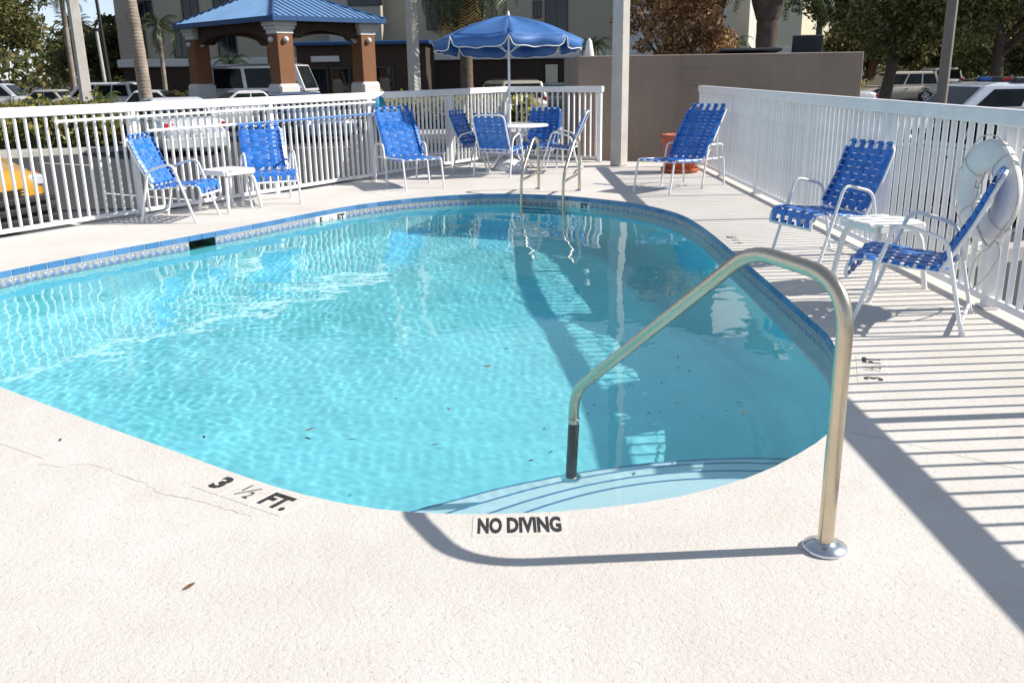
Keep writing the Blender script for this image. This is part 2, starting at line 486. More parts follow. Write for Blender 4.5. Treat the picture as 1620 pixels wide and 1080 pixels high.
    def ribbon(self, pts, side, w, t):
        """strap of width w and thickness t along pts; side = unit vector across the strap"""
        pts = [Vector(p) for p in pts]
        side = Vector(side).normalized()
        vs, fs = [], []
        k = len(pts)
        for i in range(k):
            d = (pts[min(i + 1, k - 1)] - pts[max(i - 1, 0)]).normalized()
            nn = d.cross(side).normalized()
            for a, b in ((-.5, -.5), (.5, -.5), (.5, .5), (-.5, .5)):
                vs.append(pts[i] + side * (a * w) + nn * (b * t))
        for i in range(k - 1):
            for j in range(4):
                fs.append((i * 4 + j, i * 4 + (j + 1) % 4, i * 4 + 4 + (j + 1) % 4, i * 4 + 4 + j))
        fs += [(3, 2, 1, 0), tuple(range(4 * k - 4, 4 * k))]
        return self.add(vs, fs, smooth=False)
    def mesh(self, name, mats):
        me = bpy.data.meshes.new(name)
        me.from_pydata(self.v, [], self.f)
        for m in (mats if isinstance(mats, (list, tuple)) else [mats]):
            me.materials.append(m)
        me.polygons.foreach_set('material_index', self.mi)
        me.polygons.foreach_set('use_smooth', self.sm)
        bm = bmesh.new()
        bm.from_mesh(me)
        bmesh.ops.recalc_face_normals(bm, faces=bm.faces)
        bm.to_mesh(me)
        bm.free()
        me.update()
        return me
    def build(self, name, mats, parent=None, loc=(0, 0, 0), rot=None):
        return link(name, self.mesh(name, mats), parent, loc, rot)

def link(name, me, parent=None, loc=(0, 0, 0), rot=None):
    o = bpy.data.objects.new(name, me)
    COL.objects.link(o)
    o.parent = parent
    o.location = loc
    if rot is not None:
        o.rotation_euler = rot
    return o

def tag(o, label=None, cat=None, group=None, kind=None):
    for k, v in (('label', label), ('category', cat), ('group', group), ('kind', kind)):
        if v:
            o[k] = v
    return o

def thing(name, label, cat, loc=(0, 0, 0), rz=0.0, group=None):
    o = bpy.data.objects.new(name, None)
    COL.objects.link(o)
    o.location = loc
    o.rotation_euler = (0, 0, rz)
    o.empty_display_size = 0.2
    return tag(o, label, cat, group)

def kids(o):
    return [c for c in COL.objects if c.parent == o]

def copy_tree(o, parent=None, ch=None):
    if ch is None:
        ch = {}
        for c in COL.objects:
            if c.parent:
                ch.setdefault(c.parent, []).append(c)
    n = o.copy()
    COL.objects.link(n)
    n.parent = parent
    for c in ch.get(o, []):
        copy_tree(c, n, ch)
    return n

def fillet(pts, r, n=6):
    """round the corners of a polyline"""
    pts = [Vector(p) for p in pts]
    out = [pts[0]]
    for i in range(1, len(pts) - 1):
        rr = r[i - 1] if isinstance(r, (list, tuple)) else r
        a, b, c = pts[i - 1], pts[i], pts[i + 1]
        d1 = min(rr, (a - b).length * .49)
        d2 = min(rr, (c - b).length * .49)
        p, q = b + (a - b).normalized() * d1, b + (c - b).normalized() * d2
        for k in range(n + 1):
            t = k / n
            out.append(p * (1 - t) ** 2 + b * 2 * t * (1 - t) + q * t * t)
    out.append(pts[-1])
    return out

def text_mesh(s, size, sx=1.0, bold=0.0, shear=0.0):
    cu = bpy.data.curves.new('lettering', 'FONT')
    cu.body = s
    cu.size = size
    cu.offset = bold
    cu.shear = shear
    cu.align_x = 'CENTER'
    cu.align_y = 'CENTER'
    cu.resolution_u = 3
    o = bpy.data.objects.new('lettering', cu)
    COL.objects.link(o)
    bpy.context.view_layer.update()
    dg = bpy.context.evaluated_depsgraph_get()
    me = bpy.data.meshes.new_from_object(o.evaluated_get(dg))
    bpy.data.objects.remove(o)
    bpy.data.curves.remove(cu)
    vs = [(v.co.x * sx, v.co.y, 0) for v in me.vertices]
    if vs:
        cx = (min(v[0] for v in vs) + max(v[0] for v in vs)) / 2
        cy = (min(v[1] for v in vs) + max(v[1] for v in vs)) / 2
        vs = [(x - cx, y - cy, z) for x, y, z in vs]
    fs = [tuple(p.vertices) for p in me.polygons]
    bpy.data.meshes.remove(me)
    return vs, fs

def put_text(mb, s, size, c=(0, 0), sx=1.0, bold=0.0, rot=0.0, shear=0.0):
    vs, fs = text_mesh(s, size, sx, bold, shear)
    ca, sa = math.cos(rot), math.sin(rot)
    mb.add([(x * ca - y * sa + c[0], x * sa + y * ca + c[1], 0) for x, y, _ in vs], fs)
    return mb

def fit_text(mb, s, size, w, c=(0, 0), bold=0.0):
    vs, fs = text_mesh(s, size, 1.0, bold)
    xs = [v[0] for v in vs]
    sx = w / (max(xs) - min(xs))
    mb.add([(x * sx + c[0], y + c[1], 0) for x, y, _ in vs], fs)
    return mb

def half_glyph(mb, c, h, rot=0.0, bold=0.0):
    """a drawn one-half: small 1, slash, small 2"""
    ca, sa = math.cos(rot), math.sin(rot)
    def loc(x, y):
        return (c[0] + x * ca - y * sa, c[1] + x * sa + y * ca)
    put_text(mb, '1', h * .62, loc(-h * .22, h * .17), .8, bold, rot)
    put_text(mb, '2', h * .62, loc(h * .22, -h * .17), .8, bold, rot)
    w = h * .035
    q = [(-h * .24 - w, -h * .36), (-h * .24 + w, -h * .36), (h * .24 + w, h * .36), (h * .24 - w, h * .36)]
    mb.add([(*loc(x, y), 0) for x, y in q], [(0, 1, 2, 3)])

# ================================================================== THE SETTING
LOT = -0.5          # level of the car park below the pool deck
WATER = -0.118
# ---- pool outline (metres, seen from above)
CTRL = [(-4.041, 7.057), (-3.56, 7.86), (-3.118, 8.50), (-2.607, 9.27), (-2.171, 9.99), (-1.78, 10.53), (-1.317, 10.94),
        (-0.828, 11.22), (-0.40, 11.325), (0.05, 11.29), (0.618, 11.06), (1.05, 10.70), (1.38, 10.35), (1.62, 9.90), (1.775, 9.40),
        (1.832, 8.8), (1.845, 8.1), (1.832, 7.2), (1.818, 6.1), (1.803, 5.36), (1.785, 4.9), (1.655, 4.34), (1.50, 3.88),
        (1.337, 3.545), (1.184, 3.36), (0.924, 3.125), (0.647, 2.965), (0.402, 2.885), (0.17, 2.842), (-0.02, 2.832), (-0.218, 2.835),
        (-0.483, 2.882), (-0.773, 3.009), (-1.051, 3.185), (-1.37, 3.415), (-1.824, 3.735), (-2.547, 4.265), (-3.35, 4.86),
        (-4.0, 5.42), (-4.32, 5.95), (-4.28, 6.5)]

def catmull(pts, closed=True, n=12):
    out = []
    k = len(pts)
    for i in range(k if closed else k - 1):
        p = [Vector(pts[(i + j - 1) % k]) if closed else Vector(pts[max(0, min(k - 1, i + j - 1))]) for j in range(4)]
        for s in range(n):
            t = s / n
            out.append(0.5 * ((2 * p[1]) + (p[2] - p[0]) * t + (2 * p[0] - 5 * p[1] + 4 * p[2] - p[3]) * t * t
                              + (3 * p[1] - p[0] - 3 * p[2] + p[3]) * t ** 3))
    return out

def resample(pts, step=None, n=None, closed=True):
    P = [Vector(p) for p in pts] + ([Vector(pts[0])] if closed else [])
    L = [0.0]
    for a, b in zip(P, P[1:]):
        L.append(L[-1] + (b - a).length)
    if n is None:
        n = max(3, round(L[-1] / step))
    out, j = [], 0
    for i in range(n):
        s = L[-1] * i / (n if closed else n - 1)
        while j < len(L) - 2 and L[j + 1] < s:
            j += 1
        t = (s - L[j]) / max(1e-9, L[j + 1] - L[j])
        out.append(P[j].lerp(P[j + 1], t))
    return out

outline = catmull(CTRL)[::-1]                       # counter-clockwise
TILE = 0.156
ring = resample(outline, step=TILE)                 # one point per tile joint
NT = len(ring)
fine = resample(outline, n=NT * 2)

def area_sign(p):
    return sum(a.x * b.y - b.x * a.y for a, b in zip(p, p[1:] + p[:1]))
assert area_sign(ring) > 0

def offset(poly, d):
    """move a closed outline outward by d"""
    out = []
    for i, p in enumerate(poly):
        t = (poly[(i + 1) % len(poly)] - poly[i - 1]).normalized()
        out.append(p + Vector((t.y, -t.x)) * d)
    return out

def inside(p, poly):
    c = False
    j = len(poly) - 1
    for i in range(len(poly)):
        a, b = poly[i], poly[j]
        if (a.y > p[1]) != (b.y > p[1]) and p[0] < (b.x - a.x) * (p[1] - a.y) / (b.y - a.y) + a.x:
            c = not c
        j = i
    return c

# ---- car park sheet to the horizon
# leave the ground open under the pool deck
FENCE_A, FENCE_C, FENCE_E = Vector((-4.857, 8.587)), Vector((-0.01, 16.24)), Vector((1.511, 15.13))
fdir = (FENCE_C - FENCE_A).normalized()
FX = 2.965                                           # the fence on the right runs along x = FX
deck_outer = [Vector(p) for p in ((-7.6, -4.0), (FX + 0.10, -4.0), (FX + 0.07, 14.45), (2.35, 14.95))]
deck_outer += [FENCE_E + Vector((0.45, 0.0)), FENCE_E + Vector((0.12, 0.12)), FENCE_C + Vector((0.02, 0.16)), FENCE_A - fdir * 4.6 + Vector((-0.09, 0.06)), Vector((-7.6, 4.4))]
g_bm = bmesh.new()
loop_out = [g_bm.verts.new((1500 * math.cos(2 * math.pi * j / 48), 30 + 1500 * math.sin(2 * math.pi * j / 48), LOT)) for j in range(48)]
loop_mid = [g_bm.verts.new((60 * math.cos(2 * math.pi * j / 48), 30 + 60 * math.sin(2 * math.pi * j / 48), LOT)) for j in range(48)]
loop_in = [g_bm.verts.new((p.x, p.y, LOT)) for p in deck_outer]
for j in range(48):
    g_bm.faces.new((loop_out[j], loop_out[(j + 1) % 48], loop_mid[(j + 1) % 48], loop_mid[j]))
es = [g_bm.edges.get((loop_mid[j], loop_mid[(j + 1) % 48])) for j in range(48)]
es += [g_bm.edges.new((loop_in[j], loop_in[(j + 1) % len(loop_in)])) for j in range(len(loop_in))]
bmesh.ops.triangle_fill(g_bm, use_beauty=True, use_dissolve=False, edges=es)
bmesh.ops.recalc_face_normals(g_bm, faces=g_bm.faces)
me = bpy.data.meshes.new('car_park')
g_bm.to_mesh(me)
g_bm.free()
me.materials.append(M['asphalt'])
if me.polygons[0].normal.z < 0:
    me.flip_normals()
tag(link('car_park', me), kind='structure')

# ---- pool deck: one slab with the pool cut out of it
d_bm = bmesh.new()
hole = offset(ring, 0.004)
top_o = [d_bm.verts.new((p.x, p.y, 0)) for p in deck_outer]
top_i = [d_bm.verts.new((p.x, p.y, 0)) for p in hole]
es = [d_bm.edges.new((top_o[j], top_o[(j + 1) % len(top_o)])) for j in range(len(top_o))]
es += [d_bm.edges.new((top_i[j], top_i[(j + 1) % NT])) for j in range(NT)]
bmesh.ops.triangle_fill(d_bm, use_beauty=True, use_dissolve=False, edges=es)
low = [d_bm.verts.new((p.x, p.y, LOT - .1)) for p in deck_outer]
for j in range(len(low)):
    d_bm.faces.new((top_o[j], top_o[(j + 1) % len(low)], low[(j + 1) % len(low)], low[j]))
lowi = [d_bm.verts.new((p.x, p.y, -0.004)) for p in hole]
for j in range(NT):
    d_bm.faces.new((top_i[j], lowi[j], lowi[(j + 1) % NT], top_i[(j + 1) % NT]))
bmesh.ops.recalc_face_normals(d_bm, faces=d_bm.faces)
me = bpy.data.meshes.new('pool_deck')
d_bm.to_mesh(me)
d_bm.free()
me.materials.append(M['deck'])
up = max(me.polygons, key=lambda p: p.area)
if up.normal.z < 0:
    me.flip_normals()
deck = tag(link('pool_deck', me), kind='structure')

def ground_strip(name, poly, z, h, m, parent=None, kind='structure'):
    mb = MB()
    mb.prism(poly, z - 0.08, z + h)
    o = mb.build(name, m, parent)
    return tag(o, kind=kind) if kind else o

# ---- hairline cracks and a saw-cut joint in the coating (shallow recessed-looking fillets, real strips)
def crack(pts, w, jit=0.012, seed=1):
    rnd = random.Random(seed)
    P = resample([Vector(p) for p in pts], step=0.03, closed=False)
    mb = MB()
    vs, fs = [], []
    for i, p in enumerate(P):
        t = (P[min(i + 1, len(P) - 1)] - P[max(i - 1, 0)]).normalized()
        nn = Vector((-t.y, t.x))
        c = p + nn * rnd.uniform(-jit, jit)
        ww = w * rnd.uniform(0.45, 1.25)
        vs += [(*(c - nn * ww), 0.0012), (*(c + nn * ww), 0.0012)]
        if i:
            k = 2 * i
            fs.append((k - 2, k, k + 1, k - 1))
    mb.add(vs, fs)
    o = mb.build('crack', M['groove'], deck)
    return o
crack([(-1.879, 3.313), (-1.780, 3.279), (-1.677, 3.299), (-1.581, 3.248), (-1.507, 3.188), (-1.383, 3.117), (-1.317, 3.039), (-1.169, 2.973), (-1.008, 2.889), (-0.905, 2.838)], 0.0010, 0.007, 3)
crack([(1.400, 3.496), (1.513, 3.424), (1.664, 3.302), (1.905, 3.104)], 0.0014, 0.0015, 5)
crack([(-2.798, 11.676), (-2.546, 12.030), (-2.048, 12.032), (-1.247, 10.789)], 0.003, 0.004, 8)

# ================================================================== POOL
shell_pts = fine
FLOOR_N, FLOOR_F = -1.12, -1.66

def floor_z(y):
    t = max(0.0, min(1.0, (y - 4.3) / 5.0))
    t = t * t * (3 - 2 * t)
    return FLOOR_N + (FLOOR_F - FLOOR_N) * t

def nearest_joint(x, y):
    return min(range(NT), key=lambda i: (ring[i] + (ring[(i + 1) % NT] - ring[i]) / 2 - Vector((x, y))).length)

SKIM = nearest_joint(*(-3.004, 8.691))
skim_tiles = {(SKIM - 1) % NT, SKIM}
skim_seg = set()
for t in skim_tiles:
    skim_seg |= {2 * t, 2 * t + 1}
mb = MB()
NF = len(fine)
wall = offset(fine, 0.005)
rows = []
inner = [wall]
# walls with a cove at the foot, then a floor sheet
levels = [(-0.004, 0.0), (-0.205, 0.0), (-0.5, 0.0), (-0.8, 0.0), (None, 0.16), (None, 0.05), (None, 0.0)]
ringv = []
for li, (z, up) in enumerate(levels):
    inset = {0: 0, 1: 0, 2: 0, 3: 0.01, 4: 0.03, 5: 0.10, 6: 0.24}[li]
    w2 = offset(fine, 0.005 - inset)
    row = []
    for p in w2:
        zz = z if z is not None else floor_z(p.y) + up
        row.append((p.x, p.y, zz))
    ringv.append(row)
vs = [v for row in ringv for v in row]
fs, fs_r = [], []
for li in range(len(levels) - 1):
    for j in range(NF):
        if li == 0 and j in skim_seg:
            continue
        a, b = li * NF, (li + 1) * NF
        q = (a + j, b + j, b + (j + 1) % NF, a + (j + 1) % NF)
        # the right-hand wall is its own part, undercut to let caustic sunlight through
        (fs_r if li < 4 and wall[j].x > 0.9 else fs).append(q)
mb.add(vs, fs, smooth=True)
n_grout = sum(1 for q in fs if q[0] < NF)
cen = Vector((-1.0, 7.0))
KR = 10
last = ringv[-1]
o0 = len(mb.v) - NF
vs2 = []
for k in range(1, KR):
    for p in last:
        q = cen + (Vector((p[0], p[1])) - cen) * (1 - k / KR)
        vs2.append((q.x, q.y, floor_z(q.y)))
vs2.append((cen.x, cen.y, floor_z(cen.y)))
nb = len(mb.v)
mb.v += vs2
for k in range(KR - 1):
    a0 = o0 if k == 0 else nb + (k - 1) * NF
    b0 = nb + k * NF
    for j in range(NF):
        mb.f.append([a0 + j, b0 + j, b0 + (j + 1) % NF, a0 + (j + 1) % NF])
a0 = nb + (KR - 2) * NF
for j in range(NF):
    mb.f.append([a0 + j, nb + len(vs2) - 1, a0 + (j + 1) % NF])
mb.mi = [1 if k < n_grout else 0 for k in range(len(mb.f))]
mb.sm = [True] * len(mb.f)
me = mb.mesh('swimming_pool', [M['plaster'], M['grout_recess']])
me.flip_normals()
pool = tag(link('swimming_pool', me), kind='structure')
pool.cycles.is_caustics_receiver = True
RIGHT = [j for j in range(NF) if wall[j].x > 0.9]
mb = MB()
def rw(j, depth, z):
    t_ = (fine[(j + 1) % NF] - fine[j - 1]).normalized()
    k_ = max(0.0, min(1.0, (fine[j].x - 0.9) / 0.6))
    k_ = k_ * k_ * (3 - 2 * k_)
    q_ = fine[j] + Vector((t_.y, -t_.x)) * (0.005 + depth * k_)
    return (q_.x, q_.y, z)
for j in RIGHT:
    j2 = (j + 1) % NF
    f_ = 0.12 if fine[j].y < 7 else 0.22
    seq = [(0.0, -0.004), (0.0, -0.1225)], [(0.62, -0.10), (0.0, -0.56)], [(0.0, -0.56), (-0.01, -0.8)]  # middle piece: undercut added so caustic sunlight reaches the pool floor
    for m_, ((d0, z0), (d1, z1)) in enumerate(seq):
        mb.add([rw(j, d0, z0), rw(j, d1, z1), rw(j2, d1, z1), rw(j2, d0, z0)], [(0, 1, 2, 3)], mat=1 if m_ < 2 else 0, smooth=True)  # undercut slope coloured pale like the grout to offset its shade
    r3, r4 = ringv[3], ringv[4]
    mb.add([rw(j, -.01, -.8), r4[j], r4[j2], rw(j2, -.01, -.8)], [(0, 1, 2, 3)], mat=0, smooth=True)
mb.build('undercut_pool_wall', [M['plaster'], M['grout_recess']], pool)

# ---- tiles round the edge: a bullnose blue row and a patterned row at the waterline
def tile_box(w, h, t, bev=0.004):
    mb = MB()
    mb.box((0, t / 2, -h / 2), (w, t, h), bev=bev)
    return mb
blue_me = tile_box(TILE - 0.004, 0.054, 0.016, 0.005).mesh('blue_tile', M['blue_tile'])
pat_short = tile_box(TILE - 0.003, 0.0605, 0.014, 0.002).mesh('patterned_tile', M['pattern_tile'])  # cut short on the right to leave the caustic light path clear
pat_me = tile_box(TILE - 0.003, 0.152, 0.014, 0.002).mesh('patterned_tile', M['pattern_tile'])
mk = {}
def marker_mesh(kind):
    if kind in mk:
        return mk[kind]
    mk[kind] = tile_box(TILE - 0.003, 0.152, 0.016, 0.002).mesh('depth_tile', M['marker_tile'])
    return mk[kind]
WL = {}
iL = nearest_joint(*(-1.969, 10.154))
iB = nearest_joint(*(0.734, 10.944))
for i0 in (iL, iB):
    # the outline runs counter-clockwise, so from inside the pool "left to right" is towards lower indices
    for d, ch in ((1, '5'), (0, 'half'), (-1, 'FT')):
        WL[(i0 + d) % NT] = ch
for i in range(NT):
    a, b = ring[i], ring[(i + 1) % NT]
    t = (b - a).normalized()
    rz = math.atan2(-t.y, -t.x)                       # local x runs to the right of someone in the pool, local y into the wall
    c = (a + b) / 2
    nout = Vector((t.y, -t.x))
    p = c
    o = link('blue_tile', blue_me, pool, (p.x, p.y, -0.003), (0, 0, rz))
    if i in skim_tiles:
        continue
    q = c + nout * 0.003
    if i in WL:
        o = link('depth_tile', marker_mesh(WL[i]), pool, (q.x, q.y, -0.061), (0, 0, rz))
        mb = MB()
        if WL[i] == 'half':
            half_glyph(mb, (0, 0), 0.10, bold=0.001)
        else:
            put_text(mb, WL[i], 0.115, sx=.9, bold=0.006)
        tx = mb.build('lettering', M['black_print'], o, (0, -0.0012, -0.055), (R(90), 0, 0))
    else:
        o = link('patterned_tile', pat_short if c.x > 0.95 else pat_me, pool, (q.x, q.y, -0.061), (0, 0, rz))
    o.cycles.is_caustics_receiver = c.x < 0.9

# ---- skimmer mouth behind the missing tiles
sa, sb = ring[(SKIM - 1) % NT], ring[(SKIM + 1) % NT]
sc_ = (sa + sb) / 2
st = (sb - sa).normalized()
sn = Vector((st.y, -st.x))
mb = MB()
L2 = (sb - sa).length / 2
prof = [(-L2, 0.02, -.056), (L2, 0.02, -.056), (L2, 0.02, -.26), (-L2, 0.02, -.26)]
def sp(x, d, z):
    q = sc_ + st * x + sn * d
    return (q.x, q.y, z)
vs = [sp(-L2, .014, -.056), sp(L2, .014, -.056), sp(L2, .014, -.24), sp(-L2, .014, -.24),
      sp(-L2 * .8, .26, -.075), sp(L2 * .8, .26, -.075), sp(L2 * .8, .26, -.24), sp(-L2 * .8, .26, -.24)]
mb.add(vs, [(4, 5, 6, 7), (0, 1, 5, 4), (1, 2, 6, 5), (2, 3, 7, 6), (3, 0, 4, 7)])
o = mb.build('skimmer_mouth', M['skimmer_dark'], pool)
o.cycles.is_caustics_receiver = True

# ---- entry steps: four arcs with a blue nosing line on each edge
SC = Vector((0.95, 1.80))
for rad, z in ((2.54, -1.02), (2.28, -0.80), (2.0, -0.58), (1.73, -0.35)):
    N = 64
    arc = []
    for k in range(N + 1):
        a = R(8) + (R(172) - R(8)) * k / N
        wob = 1 + 0.012 * math.sin(a * 5 + rad * 3)
        arc.append(Vector((SC.x + rad * wob * math.cos(a), SC.y + rad * wob * math.sin(a))))
    keep = [p for p in arc if inside(p, offset(fine, 0.20))]
    poly = [tuple(p) for p in keep]
    back = [tuple(p) for p in offset(fine, 0.05) if (p - SC).length < rad + .02 and p.y < 4.6]
    mb = MB()
    mb.prism(poly + [(keep[-1].x, 2.55), (keep[0].x, 2.55)] if False else poly + [(keep[-1].x - .0, 2.6), (keep[0].x + .0, 2.6)], -1.3, z)
    stp = mb.build('step', M['step_plaster'], pool)
    stp.cycles.is_caustics_receiver = True
    mb = MB()
    k2 = [p for p in arc if inside(p, fine)]
    vs, fs = [], []
    for i, p in enumerate(k2):
        rr = (p - SC).normalized()
        a, b = p - rr * 0.008, p + rr * 0.003
        vs += [(a.x, a.y, z + 0.004), (b.x, b.y, z + 0.004), (b.x, b.y, z - 0.014), (a.x, a.y, z - .014)]
        if i:
            j = 4 * i
            for q in range(4):
                fs.append((j - 4 + q, j - 4 + (q + 1) % 4, j + (q + 1) % 4, j + q))
    mb.add(vs, fs)
    ns = mb.build('nosing', M['nosing'], stp)
    ns.cycles.is_caustics_receiver = True

# ---- water: a rippled sheet
def water_mesh():
    st_ = 0.0125
    xs = np.arange(-4.45, 3.25, st_)
    ys = np.arange(2.7, 11.5, st_)
    X, Y = np.meshgrid(xs, ys)
    rng = np.random.default_rng(11)
    Z = np.zeros_like(X)
    rough = 0.62 + 0.55 / (1 + np.exp((X + 0.35 - 0.05 * (Y - 6)) * 2.2))       # calmer towards the right-hand wall
    rough *= 1.0 - 0.55 * np.exp(-((Y - 3.0) / 1.7) ** 2)
    for i in range(70):
        lam = rng.uniform(0.05, 0.15) if i < 40 else rng.uniform(0.18, 0.45) if i < 52 else rng.uniform(0.4, 1.4)
        a = rng.normal(R(35), 0.9)
        k = 2 * np.pi / lam
        amp = lam * (0.00021 if i < 40 else 0.00026 if i < 52 else 0.0006)
        ph = rng.uniform(0, 6.28)
        wx = X + 0.06 * np.sin(Y * rng.uniform(1, 3) + ph)
        Z += amp * np.sin(k * (np.cos(a) * wx + np.sin(a) * Y) + ph)
    Z = WATER + Z * rough
    outl = offset(fine, 0.022)
    px_ = np.array([p.x for p in outl]); py_ = np.array([p.y for p in outl])
    ins = np.zeros(X.shape, bool)
    j = len(px_) - 1
    for i in range(len(px_)):
        cond = ((py_[i] > Y) != (py_[j] > Y))
        if py_[j] != py_[i]:
            xx = (px_[j] - px_[i]) * (Y - py_[i]) / (py_[j] - py_[i]) + px_[i]
            ins ^= cond & (X < xx)
        j = i
    # unseen sheet added under the right-hand deck, so caustic sunlight reaches the floor
    base_in = ins.copy()
    for sh in range(1, 6):
        k = int(sh * 0.24 / st_)
        ins[:, k:] |= base_in[:, :-k]
    ny, nx = X.shape
    idx = np.arange(nx * ny).reshape(ny, nx)
    kq = ins[:-1, :-1] | ins[:-1, 1:] | ins[1:, 1:] | ins[1:, :-1]
    quads = np.stack([idx[:-1, :-1], idx[:-1, 1:], idx[1:, 1:], idx[1:, :-1]], -1)[kq]
    used, inv = np.unique(quads, return_inverse=True)
    V = np.stack([X.ravel(), Y.ravel(), Z.ravel()], -1)[used]
    Q = inv.reshape(-1, 4)
    me = bpy.data.meshes.new('pool_water')
    me.vertices.add(len(V))
    me.vertices.foreach_set('co', V.astype(np.float32).ravel())
    me.loops.add(len(Q) * 4)
    me.loops.foreach_set('vertex_index', Q.astype(np.int32).ravel())
    me.polygons.add(len(Q))
    me.polygons.foreach_set('loop_start', np.arange(0, len(Q) * 4, 4, dtype=np.int32))
    me.polygons.foreach_set('use_smooth', np.ones(len(Q), bool))
    me.update()
    me.validate()
    return me
me = water_mesh()
me.materials.append(M['water'])
water = tag(link('pool_water', me), kind='structure')
water.cycles.is_caustics_caster = True

# ================================================================== CAR PARK MARKINGS, KERBS, PAVEMENTS
def line(p, q, w=0.10):
    a, b = Vector(p), Vector(q)
    t = (b - a).normalized()
    nn = Vector((-t.y, t.x)) * w / 2
    mb = MB()
    mb.add([(*(a - nn), LOT + .004), (*(b - nn), LOT + .004), (*(b + nn), LOT + .004), (*(a + nn), LOT + .004)], [(0, 1, 2, 3)])
    return tag(mb.build('parking_line', M['line_paint']), kind='structure')
for p, q in (((-11.34, 22.27), (-9.67, 21.39)), ((-7.14, 16.09), (-4.89, 14.78)), ((-6.99, 13.35), (-5.66, 12.32)), ((-4.31, 14.94), (-2.45, 14.29)),
             ((-7.32, 25.54), (-4.28, 25.58)), ((-2.57, 22.74), (-0.73, 23.49)), ((4.65, 9.49), (6.78, 11.60)), ((5.93, 12.82), (8.08, 14.68))):
    line(p, q)
# pavement in front of the hedge on the left and the planting bed by the hotel drive
ground_strip('pavement', [(-14.67, 22.19), (-10.41, 25.72), (-10.40, 27.50), (-15.89, 25.72)], LOT, 0.13, M['kerb'])
ground_strip('kerb', [(-3.92, 28.12), (1.98, 28.98), (2.12, 31.12), (-4.24, 30.45)], LOT, 0.14, M['kerb'])
ground_strip('planting_bed', [(-4.28, 30.76), (2.15, 31.45), (2.58, 37.89), (-5.24, 37.84)], LOT, 0.10, M['soil'])
ground_strip('kerb', [(3.70, 8.49), (6.03, 9.55), (6.24, 9.90), (3.84, 8.82)], LOT, 0.14, M['kerb'])

# ================================================================== FENCES
FTOP = 1.198
picket_me = {}
def picket_mesh(h):
    key = round(h, 3)
    if key not in picket_me:
        mb = MB()
        mb.box((0, 0, h / 2), (0.021, 0.036, h), bev=0.004)
        picket_me[key] = mb.mesh('picket', M['white_fence'])
    return picket_me[key]
post_me = MB().box((0, 0, (FTOP - .09) / 2), (0.062, 0.062, FTOP - .09), bev=0.006).mesh('post', M['white_fence'])
foot_me = MB().box((0, 0, 0.011), (0.10, 0.10, 0.022), bev=0.004).mesh('base_plate', M['steel_flange'])

def fence(label, A, B, posts, pitch, end_over=0.03, top_w=0.085, group='white picket fences round the pool'):
    """A, B ground ends; posts = distances along the run"""
    A, B = Vector(A), Vector(B)
    L = (B - A).length
    rz = math.atan2((B - A).y, (B - A).x)
    t = thing('pool_fence', label, 'fence', (A.x, A.y, 0), rz, group)
    rnd = random.Random(int(L * 100))
    mb = MB().box((L / 2, 0, FTOP - .047), (L + 2 * end_over, top_w, 0.094), bev=0.008)
    mb.build('top_rail', M['white_fence'], t)
    mb = MB().box((L / 2, 0, 0.062), (L, 0.042, 0.042), bev=0.005)
    mb.build('bottom_rail', M['white_fence'], t)
    for s in posts:
        p = link('post', post_me, t, (s, 0, 0))
        link('base_plate', foot_me, p, (0, 0, 0.0))
    edges = [0.0] + [s for s in posts if 0.05 < s < L - 0.05] + [L]
    for a, b in zip(edges, edges[1:]):
        n = max(1, round((b - a) / pitch))
        for k in range(1, n):
            s = a + (b - a) * k / n
            link('picket', picket_mesh(FTOP - .094 - .083), t, (s, 0, 0.083), (0, 0, rnd.uniform(-.04, .04)))
    return t

F0 = FENCE_A - fdir * 3.84
Lf = (FENCE_C - F0).length
lf = fence('long white picket fence along the left side with skimmer poles hung on it', F0, FENCE_C,
           [0.06, 1.80, 3.54, 3.84 + 1.57, 3.84 + 3.56, 3.84 + 5.43, 3.84 + 7.34, Lf - 0.03], 0.102)
bf = fence('short white picket fence across the back behind the umbrella table', FENCE_C + Vector((0.07, -0.05)), FENCE_E, [(FENCE_E - FENCE_C).length - 0.12], 0.106, end_over=0.02)
RY0 = -2.2
rf = fence('white picket fence on the right that carries the ring buoy and shades the deck', (FX, RY0), (FX - 0.02, 14.33),
           [0.05] + [y - RY0 for y in (-1.5, 0.2, 1.95, 3.70, 5.46, 7.22, 9.08, 10.90, 12.75)] + [14.29 - RY0], 0.1155)

# ================================================================== HAND RAIL AND LADDER
t = thing('pool_handrail', 'large bent stainless steel handrail standing at the near edge by the steps', 'handrail', (0.976, 2.553, 0))
RB = Vector((0.9765, 2.5528, 0))
ed = Vector((0.2715 - .9765, 3.982 - 2.5528, 0)).normalized()
def rp(s, z):
    return ed * s + Vector((0, 0, z))
rail_path = fillet([rp(0, 0.0), rp(0.0, 0.865), rp(0.42, 0.885), rp(1.565, 0.035), rp(1.59, -0.80)], [0.17, 0.10, 0.11], 10)
mb = MB().tube(rail_path, 0.0245, 20)
o = mb.build('rail_tube', M['steel'], t)
o.cycles.is_caustics_receiver = True
mb = MB().lathe([(0.066, 0.0), (0.069, 0.006), (0.066, 0.014), (0.040, 0.022), (0.030, 0.026), (0.026, 0.030)], 32)
mb.build('flange', M['steel_flange'], t)
mb = MB().tube([rp(1.5665, -0.135), rp(1.59, -0.79)], 0.0262, 18)
o = mb.build('sleeve', M['dark_sleeve'], t)
o.cycles.is_caustics_receiver = True
mb = MB().lathe([(0.05, -0.798), (0.05, -0.788), (0.03, -0.775)], 24, c=rp(1.59, 0))
o = mb.build('flange', M['steel_flange'], t)
o.cycles.is_caustics_receiver = True
